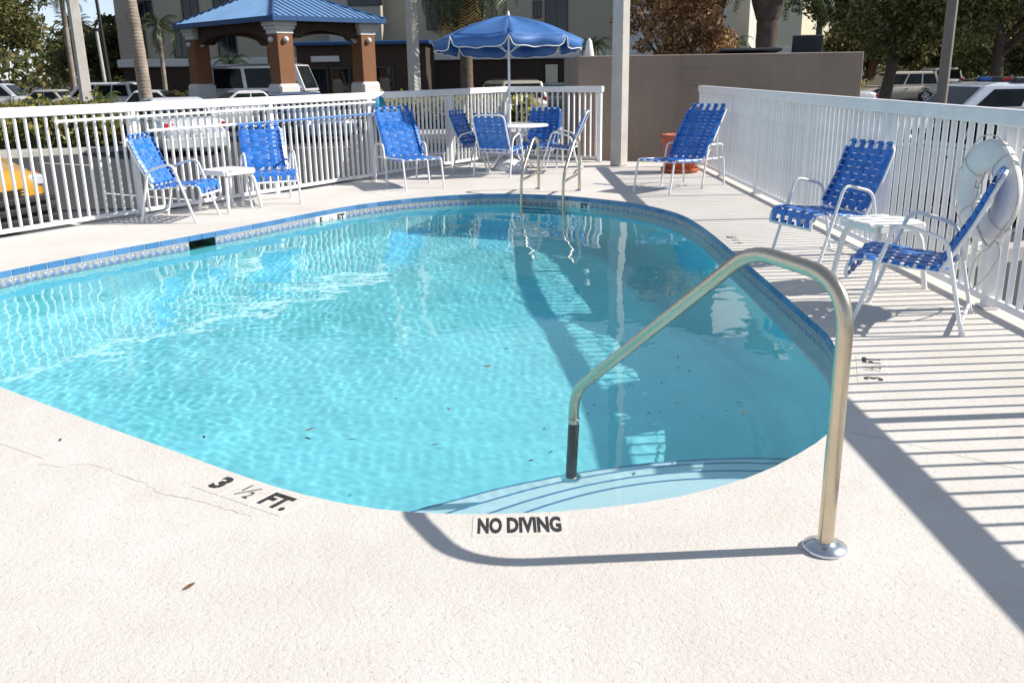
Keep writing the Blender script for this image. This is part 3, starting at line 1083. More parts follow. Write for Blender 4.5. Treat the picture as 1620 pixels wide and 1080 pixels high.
mb = MB().tube([rp(1.5645 + .027 * math.cos(a), -0.10) + Vector((0.027 * math.sin(a) * ed.y, -0.027 * math.sin(a) * ed.x, 0)) for a in [2 * math.pi * k / 16 for k in range(16)]], 0.0022, 6, closed=True)
mb.build('clip_ring', M['steel_flange'], t)

lad = thing('pool_ladder', 'stainless ladder with two looped rails going into the pool at the far edge', 'ladder', (0.40, 11.62, 0))
la, lb = Vector((0.375, 11.70)), Vector((0.875, 11.47))
ldir = Vector(((lb - la).y, -(lb - la).x)).normalized()          # towards the pool
for p in (la, lb):
    def lp(s, z):
        q = p + ldir * s
        return Vector((q.x - 0.40, q.y - 11.62, z))
    path = fillet([lp(0, 0), lp(0.01, 0.62), lp(0.16, 0.66), lp(0.55, 0.24), lp(0.57, -0.9)], [0.09, 0.10, 0.16], 8)
    mb = MB().tube(path, 0.019, 14)
    o = mb.build('ladder_rail', M['steel'], lad)
    o.cycles.is_caustics_receiver = True
    mb = MB().tube([lp(0.005, 0.22), lp(0.56, 0.17)], 0.017, 10)
    mb.build('brace', M['steel'], lad)
    mb = MB().lathe([(0.05, 0), (0.05, 0.012), (0.022, 0.024)], 20, c=lp(0, 0))
    mb.build('flange', M['steel_flange'], lad)
for z in (-0.17, -0.42, -0.67):
    a, b = la + ldir * 0.57, lb + ldir * 0.57
    mb = MB().box(((a.x + b.x) / 2 - .40, (a.y + b.y) / 2 - 11.62, z), ((b - a).length, 0.085, 0.026), rz=math.atan2((b - a).y, (b - a).x), bev=0.006)
    o = mb.build('tread', M['dark_sleeve'], lad)
    o.cycles.is_caustics_receiver = True

# ================================================================== STRAP CHAIRS
def weave_mesh(path_len_pts, side, w, th, name):
    pass

def strap_set(root, P, Q, half, n_long, n_cross, w_long, w_cross, cross_from=0.0, cross_to=1.0, amp=0.0035):
    """weave straps over the centre path P (list of 3D points in the xz plane, y = 0).
    long straps run along P at fixed y, cross straps run across y at fixed arc position"""
    P = resample([Vector(p) for p in P], n=int(max(24, n_cross * 5)), closed=False)
    K = len(P)
    nrm = []
    for i in range(K):
        d = (P[min(K - 1, i + 1)] - P[max(0, i - 1)]).normalized()
        nrm.append(d.cross(Vector((0, 1, 0))).normalized())
    cs = [cross_from + (cross_to - cross_from) * (k + .5) / n_cross for k in range(n_cross)]
    ys = [-half * 0.80 + 1.60 * half * k / (n_long - 1) for k in range(n_long)]
    per = (cross_to - cross_from) / n_cross
    for j, y in enumerate(ys):
        pts = []
        for i, p in enumerate(P):
            s = i / (K - 1)
            ph = (s - cross_from) / per
            o = amp * math.cos(math.pi * ph + math.pi * j - math.pi / 2) if cross_from - per < s < cross_to + per else 0
            pts.append(p + Vector((0, y, 0)) + nrm[i] * o)
        # loop over the frame bars at both ends
        d0, d1 = (P[0] - P[1]).normalized(), (P[-1] - P[-2]).normalized()
        pts = [pts[0] - nrm[0] * 0.026 - d0 * .01, pts[0] + d0 * 0.016 - nrm[0] * 0.013] + pts + [pts[-1] + d1 * 0.016 - nrm[-1] * 0.013, pts[-1] - nrm[-1] * 0.026 - d1 * .01]
        MB().ribbon(pts, (0, 1, 0), w_long, 0.0028).build('strap', M['strap'], root)
    for k, s in enumerate(cs):
        f = s * (K - 1)
        i = min(K - 2, int(f))
        p = P[i].lerp(P[i + 1], f - i)
        nn = nrm[i]
        d = (P[i + 1] - P[i]).normalized()
        pts = []
        nseg = 22
        for q in range(nseg + 1):
            y = -half + 2 * half * q / nseg
            ph = (y - ys[0]) / (ys[1] - ys[0])
            o = -amp * math.cos(math.pi * ph + math.pi * k) if abs(y) < half * .95 else 0
            pts.append(p + Vector((0, y, 0)) + nn * o)
        e = 0.017
        pts = [p + Vector((0, -half + .02, 0)) - nn * .028, p + Vector((0, -half - e, 0)) - nn * .013] + pts + [p + Vector((0, half + e, 0)) - nn * .013, p + Vector((0, half - .02, 0)) - nn * .028]
        MB().ribbon(pts, d, w_cross, 0.0028).build('strap', M['strap'], root)

def arm_frame(root, pts, y, r=0.0125, rad=0.07):
    path = fillet([(x, y, z) for x, z in pts], rad, 6)
    o = MB().tube(path, r, 10).build('arm_frame', M['white_metal'], root)
    for i in (0, -1):
        MB().lathe([(r * 1.25, 0), (r * 1.3, 0.012), (r * 1.2, 0.02)], 10, c=path[i]).build('foot_cap', M['white_plastic'], o)
    return o

def chair_parts(root):
    HW = 0.245
    for s in (-1, 1):
        arm_frame(root, [(-0.30, 0), (-0.17, 0.535), (0.10, 0.605), (0.29, 0)], s * 0.285)
    # seat and back frames
    seat = [(-0.19, 0.355), (0.05, 0.372), (0.27, 0.400), (0.335, 0.385), (0.355, 0.315), (0.35, 0.285)]
    seatp = fillet([(x, 0, z) for x, z in seat], 0.05, 4)
    back = [(-0.165, 0, 0.375), (-0.29, 0, 0.61), (-0.385, 0, 0.845)]
    for s in (-1, 1):
        mb = MB()
        mb.tube([p + Vector((0, s * HW, 0)) - Vector((0, 0, .012)) for p in seatp], 0.0115, 8)
        mb.tube([(0.02, s * HW, 0.36), (0.02, s * 0.285, 0.36)], 0.009, 8)
        mb.tube([(-0.19, s * HW, 0.345), (-0.215, s * 0.285, 0.35)], 0.009, 8)
        mb.tube([(0.20, s * HW, 0.375), (0.185, s * 0.285, 0.34)], 0.009, 8)
        mb.build('seat_rail', M['white_metal'], root)
    MB().tube([(0.35, -HW, 0.275), (0.35, HW, 0.275)], 0.0115, 8).build('seat_bar', M['white_metal'], root)
    MB().tube([(-0.19, -HW, 0.345), (-0.19, HW, 0.345)], 0.0115, 8).build('seat_bar', M['white_metal'], root)
    bp = fillet([(-0.15, -HW, 0.345), (-0.29, -HW, 0.61), (-0.395, -HW, 0.868), (-0.395, HW, 0.868), (-0.29, HW, 0.61), (-0.15, HW, 0.345)], [.1, .09, .09, .1], 6)
    MB().tube([Vector(p) for p in bp], 0.0125, 10).build('back_frame', M['white_metal'], root)
    MB().tube([(-0.165, -HW, 0.375), (-0.165, HW, 0.375)], 0.0105, 8).build('back_bar', M['white_metal'], root)
    MB().tube([(-0.285, -0.285, 0.055), (-0.285, 0.285, 0.055)], 0.011, 8).build('stretcher', M['white_metal'], root)
    off = Vector((0.010, 0, 0.006))
    strap_set(root, [Vector(p) + off for p in [(-0.165, 0, 0.385), (-0.29, 0, 0.61), (-0.392, 0, 0.868)]], None, HW, 5, 9, 0.052, 0.047, 0.02, 0.92)
    strap_set(root, [p + Vector((0, 0, 0.004)) for p in seatp], None, HW, 5, 8, 0.052, 0.047, 0.06, 0.93)

def chaise_parts(root):
    HW = 0.26
    for s in (-1, 1):
        arm_frame(root, [(-0.44, 0), (-0.36, 0.525), (0.00, 0.535), (0.12, 0)], s * 0.30)
        path = fillet([(0.80, s * HW, 0), (0.715, s * HW, 0.385), (0.10, s * HW, 0.355), (-0.42, s * HW, 0.345)], 0.05, 5)
        o = MB().tube(path, 0.0125, 10).build('side_frame', M['white_metal'], root)
        MB().lathe([(.0155, 0), (.016, .012), (.015, .02)], 10, c=path[0]).build('foot_cap', M['white_plastic'], o)
        mb = MB().tube([(0.06, s * HW, 0.355), (0.055, s * 0.30, 0.355)], 0.009, 8)
        mb.tube([(-0.40, s * HW, 0.345), (-0.415, s * 0.30, 0.345)], 0.009, 8)
        mb.build('bracket', M['white_metal'], root)
        MB().tube([(-0.33, s * (HW - .03), 0.35), (-0.335, s * (HW - .03), 0.72)], 0.009, 8).build('back_prop', M['white_metal'], root)
    for x, z in ((0.715, 0.375), (-0.02, 0.345), (-0.42, 0.345)):
        MB().tube([(x, -HW, z), (x, HW, z)], 0.0115, 8).build('seat_bar', M['white_metal'], root)
    bp = fillet([(-0.02, -HW, 0.36), (-0.50, -HW, 0.985), (-0.50, HW, 0.985), (-0.02, HW, 0.36)], [.08, .08], 6)
    MB().tube([Vector(p) for p in bp], 0.0125, 10).build('back_frame', M['white_metal'], root)
    strap_set(root, [Vector((0.01, 0, 0.375)), Vector((-0.23, 0, 0.69)), Vector((-0.488, 0, 0.995))], None, HW, 5, 13, 0.055, 0.047, 0.02, 0.90)
    seatp = fillet([(-0.02, 0, 0.368), (0.30, 0, 0.358), (0.62, 0, 0.388), (0.715, 0, 0.392)], 0.06, 4)
    strap_set(root, seatp, None, HW, 5, 13, 0.055, 0.050, 0.02, 0.97)

def face(fx, fy):
    return math.atan2(fy, fx)

chair0 = thing('strap_chair', 'x', 'chair')
chair_parts(chair0)
chaise0 = thing('strap_chaise', 'x', 'lounger')
chaise_parts(chaise0)
spots = [
    (-3.50, 9.68, face(1, -0.12), 'blue strap armchair turned sideways at the left fence, nearest the yellow car'),
    (-2.83, 10.84, face(0.42, -0.91), 'blue strap armchair by the left fence under the blue pole, facing the pool'),
    (2.50, 7.13, face(-0.93, -0.36), 'blue strap armchair left of the small table by the right fence'),
    (2.40, 5.26, face(-0.86, 0.51), 'blue strap armchair seen from the side in front of the white ring buoy'),
    (-0.47, 14.27, face(0.90, -0.42), 'blue strap armchair left of the umbrella table, facing right'),
    (-0.14, 13.44, face(0.38, 0.92), 'blue strap armchair seen from behind, drawn up to the umbrella table'),
    (0.52, 14.62, face(-0.22, -0.97), 'blue strap armchair behind the umbrella table facing the pool'),
    (0.78, 13.78, face(-0.98, 0.17), 'blue strap armchair right of the umbrella table, seen edge on'),
]
tree = {}
for c in COL.objects:
    if c.parent:
        tree.setdefault(c.parent, []).append(c)
for i, (x, y, rz, lab) in enumerate(spots):
    o = chair0 if i == 0 else copy_tree(chair0, None, tree)
    o.location = (x, y, 0)
    o.rotation_euler = (0, 0, rz)
    tag(o, lab, 'chair', 'blue strap armchairs on the deck')
for i, (x, y, rz, lab) in enumerate([
        (-1.42, 12.58, face(0.41, -0.91), 'blue strap lounger with its back raised in front of the left fence and pole net'),
        (2.27, 11.75, face(-0.67, -0.74), 'blue strap lounger in the back right corner in front of the terracotta pot')]):
    o = chaise0 if i == 0 else copy_tree(chaise0, None, tree)
    o.location = (x, y, 0)
    o.rotation_euler = (0, 0, rz)
    tag(o, lab, 'lounger', 'blue strap loungers on the deck')

# ================================================================== TABLES
def side_table(x, y, rz, label, top=0.46):
    t = thing('side_table', label, 'side table', (x, y, 0), rz, 'small white side tables between the chairs')
    h = 0.455
    w = top / 5
    for k in range(5):
        yy = -top / 2 + w * (k + .5)
        sh = 0.035 if k in (0, 4) else 0.0
        MB().box((0, yy, h - .009), (top - 2 * sh, w - .005, 0.018), bev=0.005).build('slat', M['white_plastic'], t)
    mb = MB()
    for a, b in (((0, -top / 2 + .012, h - .035), (top - .05, 0.018, 0.038)), ((0, top / 2 - .012, h - .035), (top - .05, 0.018, 0.038)),
                 ((-top / 2 + .012, 0, h - .035), (0.018, top - .05, 0.038)), ((top / 2 - .012, 0, h - .035), (0.018, top - .05, 0.038))):
        mb.box(a, b, bev=.005)
    mb.build('apron', M['white_plastic'], t)
    for sx in (-1, 1):
        for sy in (-1, 1):
            pts = fillet([(sx * (top / 2 - .10), sy * (top / 2 - .10), h - .02), (sx * (top / 2 - .035), sy * (top / 2 - .035), h - .09), (sx * (top / 2 + .01), sy * (top / 2 + .01), 0)], .06, 4)
            mb = MB().tube(pts, [0.020] * (len(pts) - 1) + [0.017], 8)
            mb.build('leg', M['white_plastic'], t)
    return t
side_table(-3.17, 10.33, R(-32), 'small white side table between the two armchairs at the left fence')
side_table(2.53, 6.12, R(18), 'small white slatted table between the two armchairs at the right fence', 0.41)

TC = Vector((0.02, 14.12))
t = thing('patio_table', 'round white patio table with the umbrella pole through its middle', 'table', (TC.x, TC.y, 0))
mb = MB().lathe([(0.03, 0.652), (0.52, 0.652), (0.575, 0.648), (0.585, 0.660), (0.58, 0.674), (0.56, 0.680), (0.03, 0.680)], 48)
mb.build('tabletop', M['white_plastic'], t)
for k in range(4):
    a = R(35 + 90 * k)
    c, s = math.cos(a), math.sin(a)
    path = fillet([(0.42 * c, 0.42 * s, 0.65), (0.17 * c, 0.17 * s, 0.42), (0.17 * c, 0.17 * s, 0.24), (0.46 * c, 0.46 * s, 0.0)], 0.12, 6)
    MB().tube(path, 0.013, 10).build('leg', M['white_metal'], t)
MB().tube([(0.172 * math.cos(2 * math.pi * k / 20), 0.172 * math.sin(2 * math.pi * k / 20), 0.33) for k in range(20)], 0.010, 8, closed=True).build('brace_ring', M['white_metal'], t)
# umbrella base, pole and canopy move together
u = thing('patio_umbrella', 'open blue patio umbrella with white piping over the round table', 'umbrella', (TC.x, TC.y, 0))
mb = MB().lathe([(0.235, 0), (0.24, 0.03), (0.215, 0.08), (0.16, 0.125), (0.09, 0.155), (0.04, 0.165), (0.035, 0.30), (0.028, 0.30)], 32)
mb.build('base', M['white_plastic'], u)
mb = MB().tube([(0, 0, 0.1), (0, 0, 2.22)], 0.019, 14)
mb.build('pole', M['white_metal'], u)
mb = MB().lathe([(0.02, 2.20), (0.028, 2.215), (0.024, 2.25), (0.014, 2.285), (0.004, 2.30)], 14)
mb.build('finial', M['white_plastic'], u)
mb = MB().lathe([(0.03, 0.90), (0.034, 0.91), (0.034, 1.02), (0.028, 1.03)], 14)
mb.tube([(0.03, 0, .97), (0.06, 0, .97), (0.06, -.03, .96)], 0.007, 6)
mb.build('tilt_collar', M['white_plastic'], u)
NR, RU, ZT, ZR = 8, 1.11, 2.235, 1.885
phase = R(-90)
def gore(a, s, sag=1.0):
    """canopy surface: a = angle, s = 0 top .. 1 rim"""
    seg = ((a - phase) / (2 * math.pi / NR)) % 1.0
    flat = math.cos(math.pi / NR) / math.cos((seg - .5) * 2 * math.pi / NR)
    r = RU * s * (1 - (1 - flat) * 1.0)
    z = ZT - (ZT - ZR) * (0.40 * s + 0.60 * s * s)
    z -= 0.045 * math.sin(math.pi * seg) * math.sin(math.pi * min(1, s * .95)) * sag
    z += 0.010 * math.sin(9 * s + 5 * seg + int((a - phase) / (2 * math.pi / NR)) * 1.7) * s
    z -= 0.065 * r * math.sin(a)                     # the canopy leans back a little
    return Vector((r * math.cos(a), r * math.sin(a), z))
for g_ in range(NR):
    mb = MB()
    NA, NS = 10, 12
    vs, fs = [], []
    for i in range(NS + 1):
        for j in range(NA + 1):
            a = phase + 2 * math.pi * (g_ + j / NA) / NR
            vs.append(gore(a, 0.015 + 0.985 * i / NS))
    for i in range(NS):
        for j in range(NA):
            q = i * (NA + 1) + j
            fs.append((q, q + 1, q + NA + 2, q + NA + 1))
    mb.add(vs, fs, smooth=True)
    o = mb.build('canopy_panel', M['umbrella'], u)
    sol = o.modifiers.new('thickness', 'SOLIDIFY')
    sol.thickness = 0.002
    # hanging valance with a rounded notch at each rib and a wavy hem
    vs, fs, hem = [], [], []
    NV = 16
    rnd = random.Random(g_ * 3 + 1)
    for j in range(NV + 1):
        f = j / NV
        a = phase + 2 * math.pi * (g_ + f) / NR
        p = gore(a, 1.0)
        notch = min(1.0, min(f, 1 - f) / 0.10)
        drop = 0.02 + 0.135 * math.sin(notch * math.pi / 2) + 0.008 * math.sin(f * 17 + g_)
        out = Vector((math.cos(a), math.sin(a), 0))
        q = p + out * (0.035 * math.sin(f * 9 + g_ * 2) + .012) + Vector((0, 0, -drop))
        vs += [p, p.lerp(q, .5) + out * .014, q]
        hem.append(q)
        if j:
            k = 3 * j
            fs += [(k - 3, k, k + 1, k - 2), (k - 2, k + 1, k + 2, k - 1)]
    mb = MB().add(vs, fs, smooth=True)
    v_ = mb.build('valance', M['umbrella'], o)
    sol = v_.modifiers.new('thickness', 'SOLIDIFY')
    sol.thickness = 0.002
    MB().tube(hem, 0.0075, 6).build('piping', M['white_cloth'], o)
for k in range(NR):
    a = phase + 2 * math.pi * k / NR
    pts = [gore(a, s) - Vector((0, 0, .012)) for s in (0.03, .25, .5, .75, .985)]
    MB().tube(pts, 0.005, 6).build('rib', M['white_metal'], u)
    MB().tube([(0.03 * math.cos(a), 0.03 * math.sin(a), 1.72), gore(a, .55) - Vector((0, 0, .015))], 0.005, 6).build('strut', M['white_metal'], u)

# ================================================================== RING BUOY, POLES, POT
rb = thing('ring_buoy', 'white ring buoy hanging on a post of the right fence with its rope', 'ring buoy', (2.868, 5.46, 0.725), R(2))
mb = MB()
vs, fs = [], []
NM, Nn = 48, 16
for i in range(NM):
    a = 2 * math.pi * i / NM
    for j in range(Nn):
        b = 2 * math.pi * j / Nn
        rr = 0.215 + 0.092 * math.cos(b)
        hh = 0.056 * math.copysign(abs(math.sin(b)) ** 0.8, math.sin(b))
        vs.append((hh, rr * math.cos(a), rr * math.sin(a)))
for i in range(NM):
    for j in range(Nn):
        fs.append((i * Nn + j, ((i + 1) % NM) * Nn + j, ((i + 1) % NM) * Nn + (j + 1) % Nn, i * Nn + (j + 1) % Nn))
mb.add(vs, fs, smooth=True)
mb.build('ring', M['buoy'], rb)
for a in (R(40), R(130), R(220), R(318)):
    pts = [(0.060 * math.sin(b) * 1.05, (0.215 + 0.097 * math.cos(b)) * math.cos(a), (0.215 + 0.097 * math.cos(b)) * math.sin(a)) for b in [2 * math.pi * k / 16 for k in range(16)]]
    mb = MB().tube(pts, 0.003, 6, closed=True)
    mb.build('rope_wrap', M['rope'], rb)
gl = []
for k in range(49):
    a = 2 * math.pi * k / 48 + R(40)
    bulge = 0.035 * math.sin(2 * (a - R(40))) ** 2
    gl.append((-0.02, (0.312 + bulge) * math.cos(a), (0.312 + bulge) * math.sin(a) - bulge * .5))
mb = MB().tube(gl[:-1], 0.004, 7, closed=True)
mb.build('grab_line', M['rope'], rb)
mb = MB().tube(catmull([Vector(p) for p in ((-.065, -.06, .12), (-.07, -.01, -.02), (-.065, .03, -.1), (-.06, -.05, -.22), (-.05, -.16, -.30), (-.04, -.22, -.26), (-.03, -.26, -.33), (-.03, -.18, -.46), (-.02, -.06, -.56), (-.01, .03, -.60), (0, .07, -.52), (0, .03, -.42), (-.02, -.06, -.36))], closed=False, n=6), 0.0055, 7)
mb.build('throw_rope', M['rope'], rb)
mb = MB().box((-0.068, -0.03, 0.02), (0.02, 0.03, 0.07), bev=.005)
mb.tube(fillet([(-0.068, -0.03, 0.03), (-0.10, -0.03, 0.02), (-0.10, -0.03, 0.07)], .02, 4), .006, 6)
mb.build('hook', M['steel_flange'], rb)

fn = Vector((fdir.y, -fdir.x))                       # into the deck from the left fence
def onfence(s, off, z):
    q = FENCE_A + fdir * s + fn * off
    return Vector((q.x, q.y, z))
pole_s = [float(v) for v in (0.70, 5.43, 1.71, 2.93, 5.43)]
t = thing('skimmer_pole', 'long white pole lying level on hooks along the top of the left fence', 'pole', onfence(pole_s[0], .075, 1.049), 0, 'pool poles hung on the left fence')
d = onfence(pole_s[1], .075, 1.064) - onfence(pole_s[0], .075, 1.049)
MB().tube([(0, 0, 0), d], 0.0155, 12).build('tube', M['pole_white'], t)
MB().tube([d * -0.004, d * 0.006], 0.018, 12).build('end_cap', M['white_plastic'], t)
MB().tube([d * 0.994, d * 1.006], 0.018, 12).build('end_cap', M['white_plastic'], t)
n0 = onfence(pole_s[2], .075, 0.90)
t = thing('skimmer_net', 'white and blue pole with a teal skimmer net hung below the white pole', 'skimmer net', n0, 0, 'pool poles hung on the left fence')
m1 = onfence(pole_s[3], .075, 0.90) - n0
m2 = onfence(pole_s[4], .075, 0.91) - n0
MB().tube([(0, 0, 0), m1], 0.0165, 12).build('tube', M['pole_white'], t)
MB().tube([m1 * .99, m2], 0.0135, 12).build('tube', M['pole_blue'], t)
n1 = m2
along = Vector((fdir.x, fdir.y, 0))
hoop = fillet([n1, n1 + along * .06 + Vector((0, 0, .20)), n1 + along * .20 + Vector((0, 0, .24)), n1 + along * .30 + Vector((0, 0, 0.02)), n1 + along * .22 + Vector((0, 0, -.26)), n1 + along * .06 + Vector((0, 0, -.18)), n1], .08, 5)
MB().tube(hoop, 0.008, 8).build('hoop', M['pole_blue'], t)
mb = MB()
c0 = n1 + along * .16
vs = [c0 + Vector((fn.x, fn.y, 0)) * .05] + [Vector(h) for h in hoop]
mb.add(vs, [(0, i, i + 1) for i in range(1, len(hoop))], smooth=True)
o = mb.build('mesh_bag', M['net'], t)
o.modifiers.new('thickness', 'SOLIDIFY').thickness = 0.003
for s in (pole_s[2] - .12, pole_s[4] - .06):
    b = onfence(s, .0335, 1.09)
    k = thing('pole_hook', 'white double hook on a left fence post holding the poles, ' + ('near the sideways armchair' if s < 3 else 'beside the skimmer net'), 'hook', b, math.atan2(fn.y, fn.x), 'pole hooks on the left fence')
    MB().box((0.006, 0, -0.10), (0.012, 0.05, 0.26), bev=.004).build('plate', M['hook'], k)
    for z in (-0.045, -0.195):
        MB().tube(fillet([(0.01, 0, z), (0.045, 0, z - .022), (0.066, 0, z - .012), (0.07, 0, z + .03)], .012, 4), .006, 6).build('prong', M['hook'], k)

t = thing('terracotta_pot', 'terracotta pot with a thick rim on a saucer behind the lounger by the wall', 'pot', (2.50, 13.45, 0))
MB().lathe([(0.24, 0), (0.27, 0.02), (0.285, 0.06), (0.27, 0.065), (0.25, 0.03), (0.1, 0.025)], 32).build('saucer', M['terracotta'], t)
MB().lathe([(0.20, 0.03), (0.215, 0.05), (0.265, 0.43), (0.285, 0.435), (0.292, 0.45), (0.295, 0.53), (0.285, 0.54), (0.26, 0.535), (0.25, 0.44), (0.24, 0.42)], 36).build('pot_body', M['terracotta'], t)
MB().lathe([(0.21, 0.42), (0.1, 0.435), (0.002, 0.44)], 24, cap=False).build('soil', M['soil'], t)

# ================================================================== DEPTH MARKERS AND LIDS IN THE DECK
def deck_marker(label, c, ang, w, h, items, name='depth_marker', tiles=1):
    t = thing(name, label, 'floor marker', (c[0], c[1], 0.0), ang, 'lettered depth markers set in the deck')
    tw = w / tiles
    for k in range(tiles):
        MB().box((-w / 2 + tw * (k + .5), 0, -0.0065), (tw - .003, h, 0.016), bev=.002).build('tile', M['deck_tile'], t)
    for it in items:
        mb = MB()
        if it[0] == 'half':
            half_glyph(mb, it[1], it[2], bold=0.0012)
        elif it[0] == 'fit':
            fit_text(mb, *it[1:])
        else:
            put_text(mb, *it)
        mb.build('lettering', M['black_print'], t, (0, 0, 0.0022))
    return t
deck_marker('white tile reading NO DIVING set in the deck at the near pool edge', (0.014, 2.739), R(0.6), 0.318, 0.150,
            [('fit', 'NO', 0.14, 0.082, (-0.098, 0.001), 0.0065), ('fit', 'DIVING', 0.14, 0.182, (0.050, 0.002), 0.0065)], 'no_diving_marker')
deck_marker('white 3 1/2 FT. tiles set in the deck left of the NO DIVING tile', (-0.963, 3.022), R(-33), 0.466, 0.158,
            [('3', 0.125, (-0.155, 0), .95, 0.006), ('half', (-0.012, 0), 0.115), ('FT.', 0.125, (0.145, 0), .80, 0.006)], tiles=3)
deck_marker('white 3 1/2 FT tiles in the striped shade right of the handrail', (1.80, 4.305), R(71), 0.45, 0.150,
            [('3', 0.115, (-0.15, 0), .95, 0.005), ('half', (0.0, 0), 0.105), ('FT', 0.115, (0.148, 0), .80, 0.005)], tiles=3)
deck_marker('white 4 1/2 FT tiles by the far right pool edge in fence shade', (1.975, 7.90), R(88), 0.45, 0.150,
            [('4', 0.115, (-0.15, 0), .95, 0.005), ('half', (0.0, 0), 0.105), ('FT', 0.115, (0.148, 0), .80, 0.005)], tiles=3)
t = thing('deck_inspection_hatch', 'square cream skimmer lid flush in the deck at the left', 'lid', (-2.10, 3.315, 0), R(-32))
MB().box((0, 0, -.006), (0.30, 0.30, 0.018), bev=.003).build('cover', M['deck_tile'], t)
mb = MB()
for a, b in (((0, .1515, -.006), (.310, .003, .016)), ((0, -.1515, -.006), (.310, .003, .016)), ((.1515, 0, -.006), (.003, .300, .016)), ((-.1515, 0, -.006), (.003, .300, .016))):
    mb.box(a, b)
mb.build('collar', M['groove'], t)

# ================================================================== LEAVES AND DEBRIS
LEAF_LABELS = [
    'brown leaf floating farthest out in the sunlit water',
    'brown leaf floating in the sunlit water above the NO DIVING tile',
    'reddish leaf floating just beyond a dark leaf near the 3 1/2 FT. tiles',
    'dark leaf floating just this side of a reddish leaf',
    'orange brown leaf floating in the shaded water right of the handrail',
    'dark leaf floating in sunlit water nearest the NO DIVING tile',
    'dark leaf floating nearest the left end of the near pool edge',
    'tiny dark leaf floating just left of the black handrail sleeve',
    'dark scrap of leaf beside the orange brown leaf in shaded water',
    'dark leaf floating farthest out in the shaded water']
def leaf_mesh(L, seed):
    rnd = random.Random(seed)
    mb = MB()
    w = L * rnd.uniform(.28, .42)
    pts = [(-L / 2, 0), (-L * .25, w * .42), (L * .08, w * .5), (L * .32, w * .28), (L / 2, 0)]
    cu = rnd.uniform(.05, .22)
    vs = []
    for x, y in pts:
        vs += [(x, y, cu * abs(y) + cu * .4 * x * x / L), (x, 0, 0.0 + cu * .4 * x * x / L), (x, -y, cu * abs(y) * .7 + cu * .4 * x * x / L)]
    fs = []
    for i in range(4):
        fs += [(3 * i, 3 * i + 1, 3 * i + 4, 3 * i + 3), (3 * i + 1, 3 * i + 2, 3 * i + 5, 3 * i + 4)]
    mb.add(vs, fs, smooth=True)
    mb.tube([(-L / 2, 0, cu * .1 * L), (-L * .66, 0.002, cu * .12 * L)], 0.0008, 4)
    return mb
for i, (x, y, L, m) in enumerate([(-0.139, 4.797, 0.05, 'leaf_brown'), (-0.316, 4.146, 0.045, 'leaf_brown'), (-0.941, 3.905, 0.05, 'leaf_brown'), (-0.927, 3.799, 0.045, 'leaf_dark'), (1.093, 4.041, 0.045, 'leaf_brown'), (-0.347, 3.704, 0.04, 'leaf_dark'), (-1.406, 3.834, 0.035, 'leaf_dark'), (0.072, 3.519, 0.035, 'leaf_dark'), (1.103, 4.169, 0.04, 'leaf_dark'), (0.94, 4.913, 0.035, 'leaf_dark')]):
    o = leaf_mesh(L, i).build('fallen_leaf', M[m], None, (x, y, WATER + 0.006), (0.05, 0.04, i * 1.9))
    tag(o, LEAF_LABELS[i], 'leaf', 'leaves floating on the pool')
for i, ((x, y), lab) in enumerate([((-0.973, 2.391), 'curled reddish leaf lying on the near deck at lower left'), ((-1.906, 3.552), 'tiny brown leaf on the deck near the skimmer lid')]):
    o = leaf_mesh(.045 if i == 0 else .03, 40 + i).build('fallen_leaf', M['leaf_brown'], None, (x, y, 0.004), (.05, .05, 1.1 + i))
    tag(o, lab, 'leaf', 'leaves on the deck')
rnd = random.Random(5)
mb = MB()
for k in range(62):
    x, y = (rnd.gauss(0.85, .55), rnd.gauss(5.6, 0.9)) if k < 40 else (rnd.uniform(-2.5, 1.6), rnd.uniform(3.9, 9))
    if not inside((x, y), offset(fine, -.3)) or (Vector((x, y)) - SC).length < 2.7:
        continue
    r = rnd.uniform(.003, .013)
    a0 = rnd.uniform(0, 6)
    vs = [(x + r * rnd.uniform(.5, 1.2) * math.cos(a0 + a), y + r * .7 * math.sin(a0 + a), floor_z(y) + .012) for a in (0, 1.2, 2.4, 3.6, 4.9)]
    mb.add(vs, [(0, 1, 2, 3, 4)])
o = tag(mb.build('pool_debris', M['debris']), kind='stuff')
o.cycles.is_caustics_receiver = True

# ================================================================== CONCRETE POSTS, WALL, BINS
def light_pole(x, y, w, h, rz, label, z0=0.0, arm=True, m='concrete'):
    t = thing('light_pole', label, 'light pole', (x, y, z0), rz, 'square concrete light poles')
    mb = MB().box((0, 0, h / 2), (w, w, h), bev=0.018, taper=0.86)
    mb.build('shaft', M[m], t)
    if arm:
        MB().box((0.45, 0, h - .1), (1.0, .08, .08), bev=.01).build('arm', M['dark_metal'], t)
        MB().box((1.05, 0, h - .12), (.6, .32, .14), bev=.03).build('lamp_head', M['dark_metal'], t)
    return t
light_pole(1.722, 14.46, 0.205, 8.0, R(46), 'square concrete light pole rising from the deck before the taupe wall')
p = (-15.09, 33.00, 0.89)
light_pole(p[0] + .3, 33.0, 0.34, 9.5, R(40), 'square concrete light pole behind the hedge on the left', LOT)
p = (-3.56, 36.00, 0.91)
light_pole(p[0], 36.0, 0.36, 9.5, R(48), 'square concrete light pole between the canopy and the umbrella', LOT)
p = (7.86, 17.00, 0.76)
light_pole(p[0], 17.0, 0.175, 9.0, R(55), 'thin shade-toned light pole behind the right fence beside the white vehicle', LOT, m='concrete_dark')

